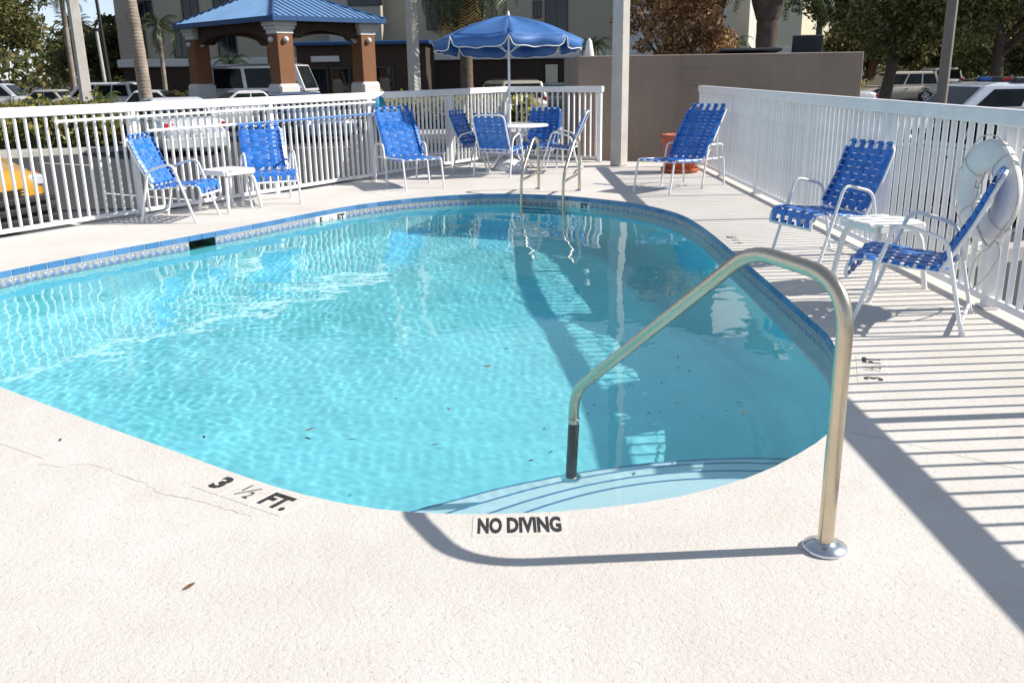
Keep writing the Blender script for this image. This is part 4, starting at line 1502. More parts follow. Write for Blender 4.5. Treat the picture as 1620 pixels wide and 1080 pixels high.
WX0, WX1, WY = 1.17, 5.87, 15.56
wl = thing('enclosure_wall', 'tall taupe stucco wall of the bin enclosure behind the lounger and concrete pole', 'wall', (WX0, WY, LOT), R(0.9))
mb = MB().box(((WX1 - WX0) / 2, 0.10, 1.085), (WX1 - WX0, 0.20, 2.17), bev=.012)
mb.build('front_wall', M['stucco_wall'], wl)
mb = MB().box((0.10, 1.705, 1.083), (0.20, 3.0, 2.165), bev=.012)
mb.build('side_wall', M['stucco_wall'], wl)
mb = MB().box((WX1 - WX0 - .10, 1.705, 1.083), (0.20, 3.0, 2.165), bev=.012)
mb.build('side_wall', M['stucco_wall'], wl)
for (x, z, w, h) in ((1.93 - .02, 1.94, 0.50, 0.012), (1.86, 1.68, .22, .010), (1.72, 1.81, .010, .24)):
    MB().box((x, -0.0008, z), (w, 0.006, h)).build('cut_joint', M['concrete_dark'], wl)

def bin_(c, rz, label, lid_angle, w=1.5, d=1.1, h=1.75):
    t = thing('waste_bin', label, 'waste bin', c, rz)
    mb = MB().box((0, 0, h / 2), (w, d, h), bev=.03)
    mb.build('bin_body', M['dark_metal'], t)
    T = Matrix.Rotation(lid_angle, 4, 'X')
    mb = MB().box((0, 0, 0), (w + .04, d + .02, .05), bev=.015)
    for k in range(5):
        mb.box((-w / 2 + w * (k + .5) / 5, 0, .03), (.04, d - .1, .03), bev=.008)
    lid = mb.build('lid', M['lid_dark'], t, (0, d / 2 - (d / 2) * math.cos(lid_angle), h + .05 + (d / 2) * abs(math.sin(lid_angle))), (lid_angle, 0, 0))
    return t
bin_((4.16, 16.9, LOT), R(4), 'dark waste bin with its sloping lid just above the taupe wall', R(-7), 1.05, 1.1, 2.06)
bin_((5.40, 17.0, LOT), R(-6), 'dark waste bin with its lid thrown open above the right end of the taupe wall', R(-80), .50, .60, 1.84)

t = thing('closed_umbrella', 'folded white umbrella tip showing over the left end of the taupe wall', 'umbrella', (1.40, 16.3, LOT))
MB().tube([(0, 0, 0), (0, 0, 1.6)], .025, 10).build('pole', M['white_metal'], t)
MB().lathe([(.03, 1.5), (.095, 1.62), (.11, 1.95), (.085, 2.2), (.045, 2.42), (.01, 2.47)], 14).build('folded_cloth', M['white_cloth'], t)

# ================================================================== HOTEL
HY = 62.0
def hotel_block(name, label, x0, x1, y0, depth, h, upper, windows, base_h=2.75, rz=0.0, ledge=True, group=None, cat='building'):
    """a block whose front runs along local x; windows = (x, z, w, h) on the front"""
    t = thing(name, label, cat, (x0, y0, LOT), rz, group)
    W = x1 - x0
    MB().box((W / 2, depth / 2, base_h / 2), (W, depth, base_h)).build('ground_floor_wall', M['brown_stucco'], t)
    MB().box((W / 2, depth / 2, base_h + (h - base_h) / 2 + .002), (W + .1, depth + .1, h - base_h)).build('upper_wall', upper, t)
    if ledge:
        MB().box((W / 2, depth / 2, base_h + .02), (W + .5, depth + .5, 0.50), bev=.05).build('ledge', M['white_trim'], t)
    MB().box((W / 2, depth / 2, h + .2), (W + .8, depth + .8, .45), bev=.05).build('cornice', M['white_trim'], t)
    for (x, z, w, hh) in windows:
        f = MB()
        for a, b in (((0, -.055, hh / 2), (w + .14, .06, .07)), ((0, -.055, -hh / 2), (w + .14, .06, .07)), ((-w / 2 - .035, -.055, 0), (.07, .06, hh - .08)), ((w / 2 + .035, -.055, 0), (.07, .06, hh - .08)), ((0, -.050, 0), (.05, .05, hh - .08))):
            f.box(a, b)
        fo = f.build('window', M['window_frame'], t, (x, -.05, z))
        MB().box((0, -.03, 0), (w, .03, hh)).build('pane', M['window_glass'], fo)
    return t
def hx(px, Y=HY):
    return (px - 810) / 1436 * Y * .958
def hz(py, Y=HY):
    return 1.46 - LOT + (117 - py) / 1436 * Y * .918
X0 = hx(203)
wins = []
for px, py0, py1, w in ((229, 0, 34, .55), (249, 0, 34, .9), (238, 46, 88, .5), (320, -40, 28, .95), (368, -30, 12, .9), (300, 46, 88, .9), (372, 50, 92, 1.1)):
    wins.append((hx(px) - X0, (hz(py0) + hz(py1)) / 2, w, hz(py0) - hz(py1)))
hotel_block('hotel_wing', 'beige hotel wing with tall dark windows on the left behind the canopy', X0, hx(545), HY, 14, 16, M['beige_stucco'], wins)
wins = [(2.35, 7.2, 2.0, 2.4), (2.3, 11, 2.0, 2.4)]
hotel_block('hotel_wing', 'projecting hotel bay with a wide dark window directly above the canopy roof', hx(540), hx(618), HY - 1.6, 15, 17, M['beige_stucco'], wins)
XC = hx(618)
wins = []
for px, py0, py1, w in ((858, 9, 34, .45), (888, 4, 56, 1.35), (700, 0, 50, 1.2), (1010, 4, 56, 1.35), (1060, 4, 56, 1.35)):
    wins.append((hx(px) - XC, (hz(py0) + hz(py1)) / 2, w, hz(py0) - hz(py1)))
hotel_block('hotel_wing', 'long pale hotel front with dark windows behind the umbrella and the autumn tree', XC, hx(1120), HY + .6, 14, 16, M['beige_stucco'], wins, base_h=2.9)
pt = thing('entrance_porch', 'dark brown hotel entrance porch seen through the right half of the canopy', 'porch', (hx(478, 54), 54.0, LOT))
PW = hx(682, 54) - hx(478, 54)
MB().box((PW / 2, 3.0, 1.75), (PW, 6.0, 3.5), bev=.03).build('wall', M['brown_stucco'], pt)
MB().box((PW / 2, 2.9, 3.58), (PW + .5, 6.6, .22), bev=.04).build('fascia', M['blue_fascia'], pt)
MB().box((PW * .22, -.05, 2.75), (1.6, .1, .32), bev=.02).build('sign_panel', M['white_trim'], pt)
for k in range(4):
    fo = MB()
    x_ = PW * (.16 + .17 * k)
    for a, b in (((0, -.03, 2.25), (1.05, .08, .09)), ((-.5, -.03, 1.1), (.07, .08, 2.2)), ((.5, -.03, 1.1), (.07, .08, 2.2))):
        fo.box(a, b)
    d_ = fo.build('door', M['window_frame'], pt, (x_, -.02, 0))
    MB().box((0, .0, 1.1), (.93, .04, 2.18)).build('pane', M['window_glass'], d_)
# doors and pale panels under the canopy, on the dark ground floor
for px, w, h, m, nm, lab in ((880, .8, 2.3, 'cream_stucco', 'hotel_door', 'pale door in the dark hotel ground floor right of the umbrella pole'),):
    MBt = MB().box((0, -.06, h / 2), (w, .08, h), bev=.01)
    d = thing(nm, lab, 'door', (hx(px), HY + .53, LOT))
    MBt.build('leaf', M[m], d)
    MB().box((0.28, -.12, 1.05), (.05, .05, .12), bev=.01).build('handle', M['steel'], d)
# sunlit wing on the right
def wing(label, px0, Y0, rz, W, upper, wins=(), h=16, base_h=2.75, depth=8):
    x = (px0 - 810) / 1436 * Y0 * .958
    return hotel_block('hotel_wing', label, x, x + W, Y0, depth, h, upper, wins, base_h=base_h, rz=rz)
wing('sunlit white hotel wing behind the tall palm on the right', 1150, 58.0, R(50), 8.0, M['white_trim'])
wing('cream hotel wing with a sunlit end at the right edge of the hotel', 1270, 54.0, R(50), 7.0, M['cream_stucco'], depth=1.9)
t = thing('downpipe', 'dark vertical pole standing in front of the cream hotel wing', 'pole', (13.05, 40.00, 1.82)[:2] + (LOT,))
MB().tube([(0, 0, 0), (0, 0, 8)], .13, 10).build('shaft', M['dark_metal'], t)
MB().lathe([(.25, 0), (.25, .04), (.15, .3)], 12).build('base', M['dark_metal'], t)

# ================================================================== ENTRANCE CANOPY
cn, cl, cr = Vector((-9.25, 38.0)), Vector((-15.26, 44.0)), Vector((-5.32, 42.0))
cb = cl + cr - cn
ctr = (cl + cr) / 2
t = thing('entrance_canopy', 'hotel entrance canopy with a blue metal hip roof on rust brown columns', 'canopy', (ctr.x, ctr.y, LOT))
def cl_(p, z):
    return Vector((p.x - ctr.x, p.y - ctr.y, z))
EV, AP = 4.17, 5.68
corners = [cn, cr, cb, cl]
mb = MB()
mb.add([cl_(c, EV) for c in corners] + [Vector((0, 0, AP))], [(0, 1, 4), (1, 2, 4), (2, 3, 4), (3, 0, 4)])
roof = mb.build('roof', M['blue_roof'], t)
mb = MB()
for i in range(4):
    a, b = cl_(corners[i], EV), cl_(corners[(i + 1) % 4], EV)
    apex = Vector((0, 0, AP))
    L = (b - a).length
    n = int(L / .30)
    edge = (b - a).normalized()
    foot = apex - a
    s0 = foot.dot(edge)
    up_ = (apex - (a + edge * s0))
    for k in range(1, n):
        s = L * k / n
        f = s / s0 if s < s0 else (L - s) / (L - s0)
        p0 = a + edge * s
        p1 = p0 + up_ * f * .985
        nn = edge.cross(up_).normalized()
        if nn.z < 0:
            nn = -nn
        if (p1 - p0).length > .1:
            mb.tube([p0 + nn * .02, p1 + nn * .02], .036, 5)
tag(mb.build('standing_seams', M['blue_roof'], t), kind='stuff')
for c in corners:
    MB().tube([cl_(c, EV + .03), Vector((0, 0, AP + .03))], .06, 8).build('hip_cap', M['blue_fascia'], t)
for i in range(4):
    a, b = cl_(corners[i], EV), cl_(corners[(i + 1) % 4], EV)
    d = b - a
    MB().box(((a + b) / 2 + Vector((0, 0, -.07))), (d.length + .05, .10, .20), rz=math.atan2(d.y, d.x), bev=.01).build('gutter', M['blue_fascia'], t)
mb = MB()
mb.add([cl_(c, EV - .10) for c in corners] + [cl_(c, EV - .16) for c in corners], [(0, 1, 2, 3), (4, 5, 6, 7), (0, 1, 5, 4), (1, 2, 6, 5), (2, 3, 7, 6), (3, 0, 4, 7)])
mb.build('soffit', M['soffit'], t)
e1, e2 = (cr - cn).normalized(), (cl - cn).normalized()
ang = math.atan2(e1.y, e1.x)
inn = [cn + e1 * .72 + e2 * .72, cr - e1 * .72 + e2 * .72, cb - e1 * .72 - e2 * .72, cl + e1 * .72 - e2 * .72]
for q in inn:
    c = MB().box(cl_(q, 2.55), (.74, .74, 2.0), rz=ang, bev=.02).build('column', M['column_stucco'], t)
    MB().box(cl_(q, .79), (1.10, 1.10, 1.58), rz=ang, bev=.10, taper=.88).build('plinth', M['white_trim'], c)
    mb = MB()
    mb.box(cl_(q, 3.62), (.80, .80, .18), rz=ang, bev=.015)
    mb.box(cl_(q, 3.77), (.92, .92, .13), rz=ang, bev=.02)
    mb.box(cl_(q, 3.945), (1.04, 1.04, .22), rz=ang, bev=.03)
    mb.build('capital', M['white_trim'], c)
    for d in (e1, -e1, e2, -e2):
        MB().sphere(cl_(q + d * .43, 3.31), .12, 12, 8).build('globe_lamp', M['globe'], c)
for i in range(4):
    a, b = cl_(inn[i], 0), cl_(inn[(i + 1) % 4], 0)
    d = b - a
    L = d.length - 1.0
    poly = [(-L / 2, 4.04), (L / 2, 4.04), (L / 2, 3.30)] + [(L / 2 - .25 - (L - .5) * k / 12, 3.30 + .42 * math.sin(math.pi * k / 12) ** .5) for k in range(13)] + [(-L / 2, 3.30)]
    T = Matrix.Translation((a + b) / 2) @ Matrix.Rotation(math.atan2(d.y, d.x), 4, 'Z') @ Matrix.Rotation(R(90), 4, 'X')
    MB().prism(poly, -.2, .2, T).build('arched_beam', M['soffit'], t)
for (px, Y, w_) in ((300, 41, 'leftmost'), (307, 41, 'middle'), (316, 41, 'rightmost'), (431, 36, 'leftmost'), (443, 36, 'middle'), (456, 36, 'rightmost')):
    p = ((px - 810) / 1436 * Y * .958, Y, LOT)
    k = thing('bollard', w_ + ' of three yellow bollards at the foot of ' + ('the left canopy column' if px < 400 else 'the nearest canopy column'), 'bollard', p, 0, 'yellow bollards by the ' + ('left' if px < 400 else 'nearest') + ' canopy column')
    MB().lathe([(.075, 0), (.075, .95), (.06, 1.0), (.02, 1.03)], 12).build('post', M['yellow_post'], k)

# ================================================================== CARS
def car(kind, label, x, y, fx, fy, col, group=None, metal=0.3, z=LOT, cladding=None, L=None, H=None, W=None, cat='car', name='parked_car', bar=False):
    L0, W0, H0 = {'sedan': (4.6, 1.78, 1.42), 'suv': (4.7, 1.88, 1.72), 'van': (5.4, 2.0, 2.25), 'minivan': (5.0, 1.95, 1.75)}[kind]
    L, W, H = L or L0, W or W0, H or H0
    t = thing(name, label, cat, (x, y, z), math.atan2(fy, fx), group)
    pm_ = paint(name + '_paint', col, 0.25, metal)
    lo = pm_ if cladding is None else M['black_trim']
    belt = {'sedan': .64, 'suv': .60, 'van': .50, 'minivan': .56}[kind] * H
    gc = 0.17 * H / 1.45
    hood = {'sedan': .60, 'suv': .60, 'van': .46, 'minivan': .52}[kind] * H
    nose = hood * .80
    tail = {'sedan': .66, 'suv': .62, 'van': .52, 'minivan': .57}[kind] * H
    # lower body stations: x, top z, half width
    cab_f = {'sedan': .17, 'suv': .20, 'van': .36, 'minivan': .30}[kind] * L
    cab_r = {'sedan': -.30, 'suv': -.485, 'van': -.49, 'minivan': -.485}[kind] * L
    st = [(.500 * L, nose * .78, .76), (.485 * L, nose * .96, .88), (.44 * L, nose, .96), (.36 * L, hood * .93, .99), (cab_f, hood * 1.02, 1.0), (0, belt, 1.0), (cab_r * .8, belt * 1.01, 1.0)]
    if kind == 'sedan':
        st += [(cab_r, tail, .99), (-.44 * L, tail * .98, .96), (-.485 * L, tail * .93, .90), (-.5 * L, tail * .72, .80)]
    else:
        st += [(-.46 * L, belt * 1.01, .97), (-.49 * L, belt * .97, .93), (-.5 * L, belt * .8, .88)]
    hw = W / 2
    vs, fs = [], []
    for (sx, zt, wf) in st:
        w = hw * wf
        sec = [(0, zt + .03), (.6 * w, zt + .02), (.90 * w, zt - .02), (.985 * w, zt - .09), (1.0 * w, (zt + gc) * .55), (.985 * w, gc + .12), (.93 * w, gc)]
        full = [(sx, yy, zz) for yy, zz in sec] + [(sx, -yy, zz) for yy, zz in sec[:0:-1]]
        vs += full
    m = 13
    for i in range(len(st) - 1):
        for j in range(m):
            fs.append((i * m + j, i * m + (j + 1) % m, (i + 1) * m + (j + 1) % m, (i + 1) * m + j))
    fs += [tuple(range(m)), tuple(range((len(st) - 1) * m, len(st) * m))]
    MB().add(vs, fs, smooth=True).build('body', pm_, t)
    # greenhouse
    rf = {'sedan': .02, 'suv': .06, 'van': .28, 'minivan': .12}[kind] * L
    rr = {'sedan': -.19, 'suv': -.44, 'van': -.485, 'minivan': -.43}[kind] * L
    bw, tw = hw * .93, hw * .76 if kind != 'van' else hw * .86
    zb = belt - .02
    bot = [(cab_f + .02, 1), (cab_r, 1), (cab_r, -1), (cab_f + .02, -1)]
    def gp(f, u, s):     # f 0 front..1 rear, u 0 belt .. 1 roof, s side
        xb = cab_f + (cab_r - cab_f) * f
        xt = rf + (rr - rf) * f
        uu = u
        return Vector((xb + (xt - xb) * uu, s * (bw + (tw - bw) * uu), zb + (H - .035 - zb) * uu))
    mb = MB()
    pts = [gp(0, 0, 1), gp(1, 0, 1), gp(1, 0, -1), gp(0, 0, -1), gp(0, .97, 1), gp(1, .97, 1), gp(1, .97, -1), gp(0, .97, -1)]
    mid = [(gp(0, 1, 1) * .9 + gp(1, 1, 1) * .1), (gp(0, 1, 1) * .1 + gp(1, 1, 1) * .9)]
    top = []
    for f in (.12, .5, .90):
        p = gp(f, 1, .86)
        top += [Vector((p.x, p.y, H)), Vector((p.x, -p.y, H))]
    mb.add(pts + top, [(0, 1, 5, 4), (1, 2, 6, 5), (2, 3, 7, 6), (3, 0, 4, 7), (4, 8, 9, 7), (4, 5, 12, 10, 8), (6, 7, 9, 11, 13), (5, 6, 13, 12), (8, 10, 11, 9), (10, 12, 13, 11)], smooth=False)
    g_ = mb.build('roof', pm_, t)
    bv = g_.modifiers.new('soft_edges', 'BEVEL')
    bv.width = .035
    bv.segments = 2
    def panel(nm, quad, out, m_, th=.010):
        q = [Vector(p) for p in quad]
        nn = (q[1] - q[0]).cross(q[3] - q[0]).normalized()
        if nn.dot(out) < 0:
            nn = -nn
        vs = [p + nn * th for p in q] + [p - nn * .03 for p in q]
        k = len(q)
        fs = [tuple(range(k)), tuple(range(2 * k - 1, k - 1, -1))] + [(i, (i + 1) % k, k + (i + 1) % k, k + i) for i in range(k)]
        return MB().add(vs, fs).build(nm, m_, t)
    cuts = {'sedan': [(.07, .50), (.54, .93)], 'suv': [(.07, .36), (.39, .67), (.70, .95)], 'van': [(.05, .26), (.30, .60), (.64, .95)], 'minivan': [(.08, .38), (.41, .68), (.71, .95)]}[kind]
    for s in (1, -1):
        for a, b in cuts:
            panel('side_window', [gp(a, .12, s), gp(b, .12, s), gp(b, .86, s), gp(a if a > .1 else a + .03, .86, s)], Vector((0, s, 0)), M['car_glass'])
        # mirror
        MB().sphere(gp(.06, .10, s) + Vector((.04, s * .12, .02)), .09, 8, 6, (.8, 1.1, .75)).build('mirror', pm_, t)
    panel('windscreen', [gp(0, .08, .9), gp(0, .08, -.9), gp(0, .92, -.88), gp(0, .92, .88)], Vector((1, 0, .3)), M['car_glass'])
    panel('rear_window', [gp(1, .12, .88), gp(1, .12, -.88), gp(1, .88, -.86), gp(1, .88, .86)], Vector((-1, 0, .3)), M['car_glass'])
    # wheels
    wr = {'sedan': .31, 'suv': .36, 'van': .37, 'minivan': .33}[kind]
    for sx in (.31, -.29):
        for s in (1, -1):
            MB().lathe([(wr + .06, -.02), (wr + .065, .008)], 24, mtx=Matrix.Translation((sx * L, s * (hw - .012), wr + .02)) @ Matrix.Rotation(R(-90 * s), 4, 'X')).build('wheel_arch', M['black_trim'], t)
            T = Matrix.Translation((sx * L, s * (hw - .11), wr)) @ Matrix.Rotation(R(-90 * s), 4, 'X')
            w = MB().lathe([(wr * .6, -.1), (wr * .95, -.1), (wr, -.06), (wr, .09), (wr * .95, .125), (wr * .62, .13)], 24, mtx=T).build('tyre', M['tyre'], t)
            mb = MB().lathe([(wr * .64, .126), (wr * .60, .140), (wr * .50, .118), (wr * .15, .125), (.01, .135)], 20, mtx=T)
            for q in range(5):
                a = 2 * math.pi * q / 5
                mb.box((0, 0, 0), (wr * .5, .06, .03), mtx=T @ Matrix.Rotation(a, 4, 'Z') @ Matrix.Translation((wr * .36, 0, .132)))
            mb.build('rim', M['rim'], w)
    # lamps, bumpers, plates
    for s in (1, -1):
        MB().box((.478 * L, s * hw * .66, nose * .84), (.14, .36, .15), rz=-s * .35, bev=.03).build('headlight', M['head_clear'], t)
        if cladding:
            MB().box((.452 * L, s * hw * .93, nose * .86), (.16, .07, .13), rz=-s * .8, bev=.02).build('turn_signal', M['amber'], t)
        tz = tail * .80 if kind == 'sedan' else belt * .92
        MB().box((-.483 * L, s * hw * (.68 if kind == 'sedan' else .84), tz), (.09, .40 if kind == 'sedan' else .20, .17 if kind == 'sedan' else .30), rz=s * .25, bev=.03).build('taillight', M['tail_red'], t)
    fb = M['black_trim'] if cladding else pm_
    MB().box((.485 * L, 0, gc + .19), (.16, W * .90, .28), bev=.06).build('bumper', fb, t)
    MB().box((-.488 * L, 0, gc + .17), (.14, W * .90, .28), bev=.06).build('bumper', fb, t)
    mb = MB()
    for k in range(4):
        mb.box((.508 * L, 0, nose * .60 + .04 * k), (.03, W * .42, .018))
    mb.build('grille', M['black_trim'], t)
    MB().box((-.50 * L, 0, tail * .62), (.03, .34, .15), bev=.01).build('licence_plate', M['plate'], t)
    for s in (1, -1):
        MB().box((-.04 * L, s * (hw + .002), belt * .82), (.16, .03, .03), bev=.01).build('door_handle', M['black_trim'], t)
    if cladding:
        for s in (1, -1):
            MB().box((0, s * (hw * .99), gc + .10), (L * .86, .07, .22), bev=.03).build('side_cladding', M['black_trim'], t)
        for k in range(3):
            MB().box((.505 * L, 0, gc + .02 + .13 * k), (.12, W * .93, .09), bev=.035).build('bumper_rib', M['black_trim'], t)
    if kind in ('suv',) and not bar:
        for s in (1, -1):
            MB().tube(fillet([(rf - .2, s * tw * .8, H - .02), (rf - .25, s * tw * .8, H + .05), (rr + .25, s * tw * .8, H + .05), (rr + .2, s * tw * .8, H - .02)], .05, 3), .016, 6).build('roof_rail', M['black_trim'], t)
    if bar:
        b = MB().box((rf - .75, 0, H + .045), (.30, W * .72, .10), bev=.03).build('light_bar', M['lid_dark'], t)
        MB().box((rf - .75, -W * .20, H + .05), (.31, W * .26, .085), bev=.02).build('blue_lens', M['bar_blue'], b)
        MB().box((rf - .75, W * .22, H + .05), (.31, W * .22, .085), bev=.02).build('red_lens', M['tail_red'], b)
        for s in (1, -1):
            MB().box((rf - 1.5, s * tw * .86, H + .03), (1.9, .05, .06), bev=.02).build('roof_rail', M['lid_dark'], t)
    return t
M['bar_blue'] = simple('blue_lamp_lens', (0.03, 0.12, 0.5), 0.15, var=0.1)
def at_(px, Y):
    return (px - 810) / 1436 * Y * .958
WHITE, SILVER, TAN, NAVY, DARK = (.74, .74, .75), (.50, .51, .52), (.52, .46, .36), (.03, .05, .11), (.035, .04, .045)
def place(kind, label, px, Y, f, col, **kw):
    return car(kind, label, at_(px, Y), Y, f[0], f[1], col, **kw)
place('sedan', 'silver car parked just beyond the left fence, its white tail towards the pool', 268, 25.2, (-.58, .81), (.66, .67, .68), L=4.4)
place('sedan', 'dark blue car behind the left fence with its pale nose and grille facing the pool', 478, 29.4, (.55, -.83), (.10, .15, .24), metal=.5)
place('sedan', 'white sedan left of the canopy, behind the palm trunk', 258, 39.5, (1, .03), WHITE)
place('sedan', 'silver sedan in front of the canopy column, facing left', 375, 34.5, (-.86, -.50), (.68, .66, .66))
place('suv', 'white truck at the far left edge of the car park under the oak', 10, 50, (1, .12), WHITE)
place('sedan', 'beige sedan in the far left row in front of the hedge', 72, 46, (-1, .05), (.55, .52, .47))
place('suv', 'white wagon with red tail lamps in the left row behind the concrete pole', 150, 45, (-1, .05), WHITE)
place('van', 'white shuttle van parked under the entrance canopy', 436, 45.5, (1, -.15), WHITE, cat='van', name='shuttle_van', H=2.45, L=5.6)
place('suv', 'tan wagon with a black rear window parked by the hotel behind the umbrella pole', 806, 35.5, (-.30, .95), TAN, H=1.62)
place('sedan', 'dark green sedan parked by the hotel at the left end of the taupe wall', 890, 42, (.9, .4), (.03, .05, .045))
place('minivan', 'tan minivan parked side on behind the right-hand tree trunk', 1425, 50.0, (-1, -.10), (.46, .40, .32), cat='van', name='minivan', L=4.3, H=1.6, metal=0.1)
place('sedan', 'silver car with red tail lamp sticking out past the taupe wall', 1302, 39.0, (-1, -.08), (.55, .56, .57))
place('suv', 'white wagon seen from behind between the minivan and the right-hand concrete pole', 1487, 60, (.05, 1), WHITE)
car('suv', 'white vehicle with a blue and red roof light bar behind the right fence', 9.35, 18.6, -1, -.05, (.68, .71, .77), H=1.60, L=5.2, bar=True, name='patrol_vehicle')
car('sedan', 'pale silver car parked close behind the right fence pickets', 6.9, 13.2, -.25, .97, (.56, .57, .59), H=1.36)
car('suv', 'yellow vehicle with black ribbed bumper behind the left end of the fence', -8.36, 11.80, .95, -.30, (.50, .26, .022), cladding=True, L=4.4, H=1.75, metal=0.0)

# ================================================================== PLANTS
def leaf_cloud(centers, n, size, rng, flat=0.0, inner=0.35):
    """leaf-sized quads spread through ellipsoids: (cx, cy, cz, rx, ry, rz, weight)"""
    C_ = np.array(centers, float)
    w = C_[:, 6] / C_[:, 6].sum()
    pick = rng.choice(len(C_), n, p=w)
    d = rng.normal(size=(n, 3))
    d /= np.linalg.norm(d, axis=1)[:, None]
    r = (inner + (1 - inner) * rng.random(n) ** 0.6)
    r *= 1 + 0.18 * rng.normal(size=n) * (rng.random(n) < .35)
    P = C_[pick, :3] + d * r[:, None] * C_[pick, 3:6]
    a = rng.normal(size=(n, 3))
    a[:, 2] *= (1 - flat)
    a /= np.linalg.norm(a, axis=1)[:, None]
    b = np.cross(a, rng.normal(size=(n, 3)))
    b /= np.linalg.norm(b, axis=1)[:, None] + 1e-9
    s = size * (.40 + 1.25 * rng.random(n) ** 1.6)
    a, b = a * s[:, None], b * (s * .52)[:, None]
    V = np.stack([P - a, P + b * .9 - a * .1, P + a, P - b * .9 + a * .1], 1).reshape(-1, 3)
    F = np.arange(4 * n).reshape(-1, 4)
    return V, F
def quads_mesh(name, V, F, m):
    me = bpy.data.meshes.new(name)
    me.vertices.add(len(V))
    me.vertices.foreach_set('co', V.astype(np.float32).ravel())
    me.loops.add(F.size)
    me.loops.foreach_set('vertex_index', F.astype(np.int32).ravel())
    me.polygons.add(len(F))
    me.polygons.foreach_set('loop_start', np.arange(0, F.size, F.shape[1], dtype=np.int32))
    me.update()
    me.validate()
    me.materials.append(m)
    return me
def foliage(name, parent, centers, n, size, m, seed, **kw):
    V, F = leaf_cloud(centers, n, size, np.random.default_rng(seed), **kw)
    return tag(link(name, quads_mesh(name, V, F, m), parent), kind='stuff')
def clumps(c, r, k, rc, seed, squash=.8):
    """k clumps spread through an ellipsoid: uneven outline with gaps"""
    rnd = random.Random(seed)
    out = []
    for i in range(k):
        while True:
            v = Vector((rnd.uniform(-1, 1), rnd.uniform(-1, 1), rnd.uniform(-1, 1)))
            if v.length < 1:
                break
        q = rc * rnd.uniform(.6, 1.25)
        out.append((c[0] + v.x * r[0], c[1] + v.y * r[1], c[2] + v.z * r[2], q, q, q * squash, q ** 2))
    return out
def broad_tree(label, x, y, h, r, m, n, size, seed, trunk_r=.18, trunk_m='bark', low=.40, lean=(0, 0), k=26, group=None, zc=None, rz_=None):
    t = thing('broadleaf_tree', label, 'tree', (x, y, LOT), 0, group)
    rnd = random.Random(seed)
    zc = zc if zc is not None else h * (1 + low) / 2
    rv = rz_ if rz_ is not None else h * (1 - low) / 2
    mb = MB()
    tip = Vector((lean[0], lean[1], h * low * 1.15))
    path = catmull([Vector((0, 0, 0)), Vector((lean[0] * .2 + .05, 0, h * low * .4)), Vector((lean[0] * .6, lean[1] * .5, h * low * .8)), tip], closed=False, n=5)
    mb.tube(path, [trunk_r * (1.25 - .6 * i / len(path)) for i in range(len(path))], 10)
    mb.build('trunk', M[trunk_m], t)
    cl = clumps((lean[0], lean[1], zc), (r * .88, r * .88, rv * .88), k, r * (.34 if k < 50 else .235), seed)
    for q in cl[:9]:
        a = tip * rnd.uniform(.7, 1.0)
        b = Vector(q[:3])
        mdl = a.lerp(b, .5) + Vector((rnd.uniform(-.3, .3), rnd.uniform(-.3, .3), rnd.uniform(-.1, .4)))
        lp_ = catmull([a, mdl, b], closed=False, n=5)
        MB().tube(lp_, [trunk_r * (.45 - .36 * i / len(lp_)) for i in range(len(lp_))], 6).build('limb', M[trunk_m], t)
    foliage('crown', t, cl, n, size, M[m], seed)
    return t

frond_cache = {}
def frond_mesh(L, droop, m, seed, wl=.42, n=26):
    key = (L, droop, m, seed, wl)
    if key in frond_cache:
        return frond_cache[key]
    rnd = random.Random(seed)
    mb = MB()
    P = []
    ang, p = R(52), Vector((0, 0, 0))
    for i in range(n + 1):
        P.append(p.copy())
        p = p + Vector((math.cos(ang), 0, math.sin(ang))) * L / n
        ang -= droop / n * (0.6 + .9 * i / n)
    mb.tube(P, [.028 * L / 2.4 * (1.1 - i / n) for i in range(n + 1)], 5)
    for i in range(2, n):
        d = (P[i + 1] - P[i - 1]).normalized()
        w = wl * L / 2.4 * math.sin(math.pi * (.10 + .85 * i / n)) ** .7
        for s in (-1, 1):
            o = Vector((d.x * .55, s * (.9), d.z * .55 - .35 - rnd.uniform(0, .35))).normalized()
            tip = P[i] + o * w * rnd.uniform(.85, 1.12)
            bw = d * (L / n * .33)
            mb.add([P[i] - bw, P[i] + bw, tip + bw * .25, tip - bw * .1], [(0, 1, 2, 3)])
    frond_cache[key] = mb.mesh('frond', M[m])
    return frond_cache[key]
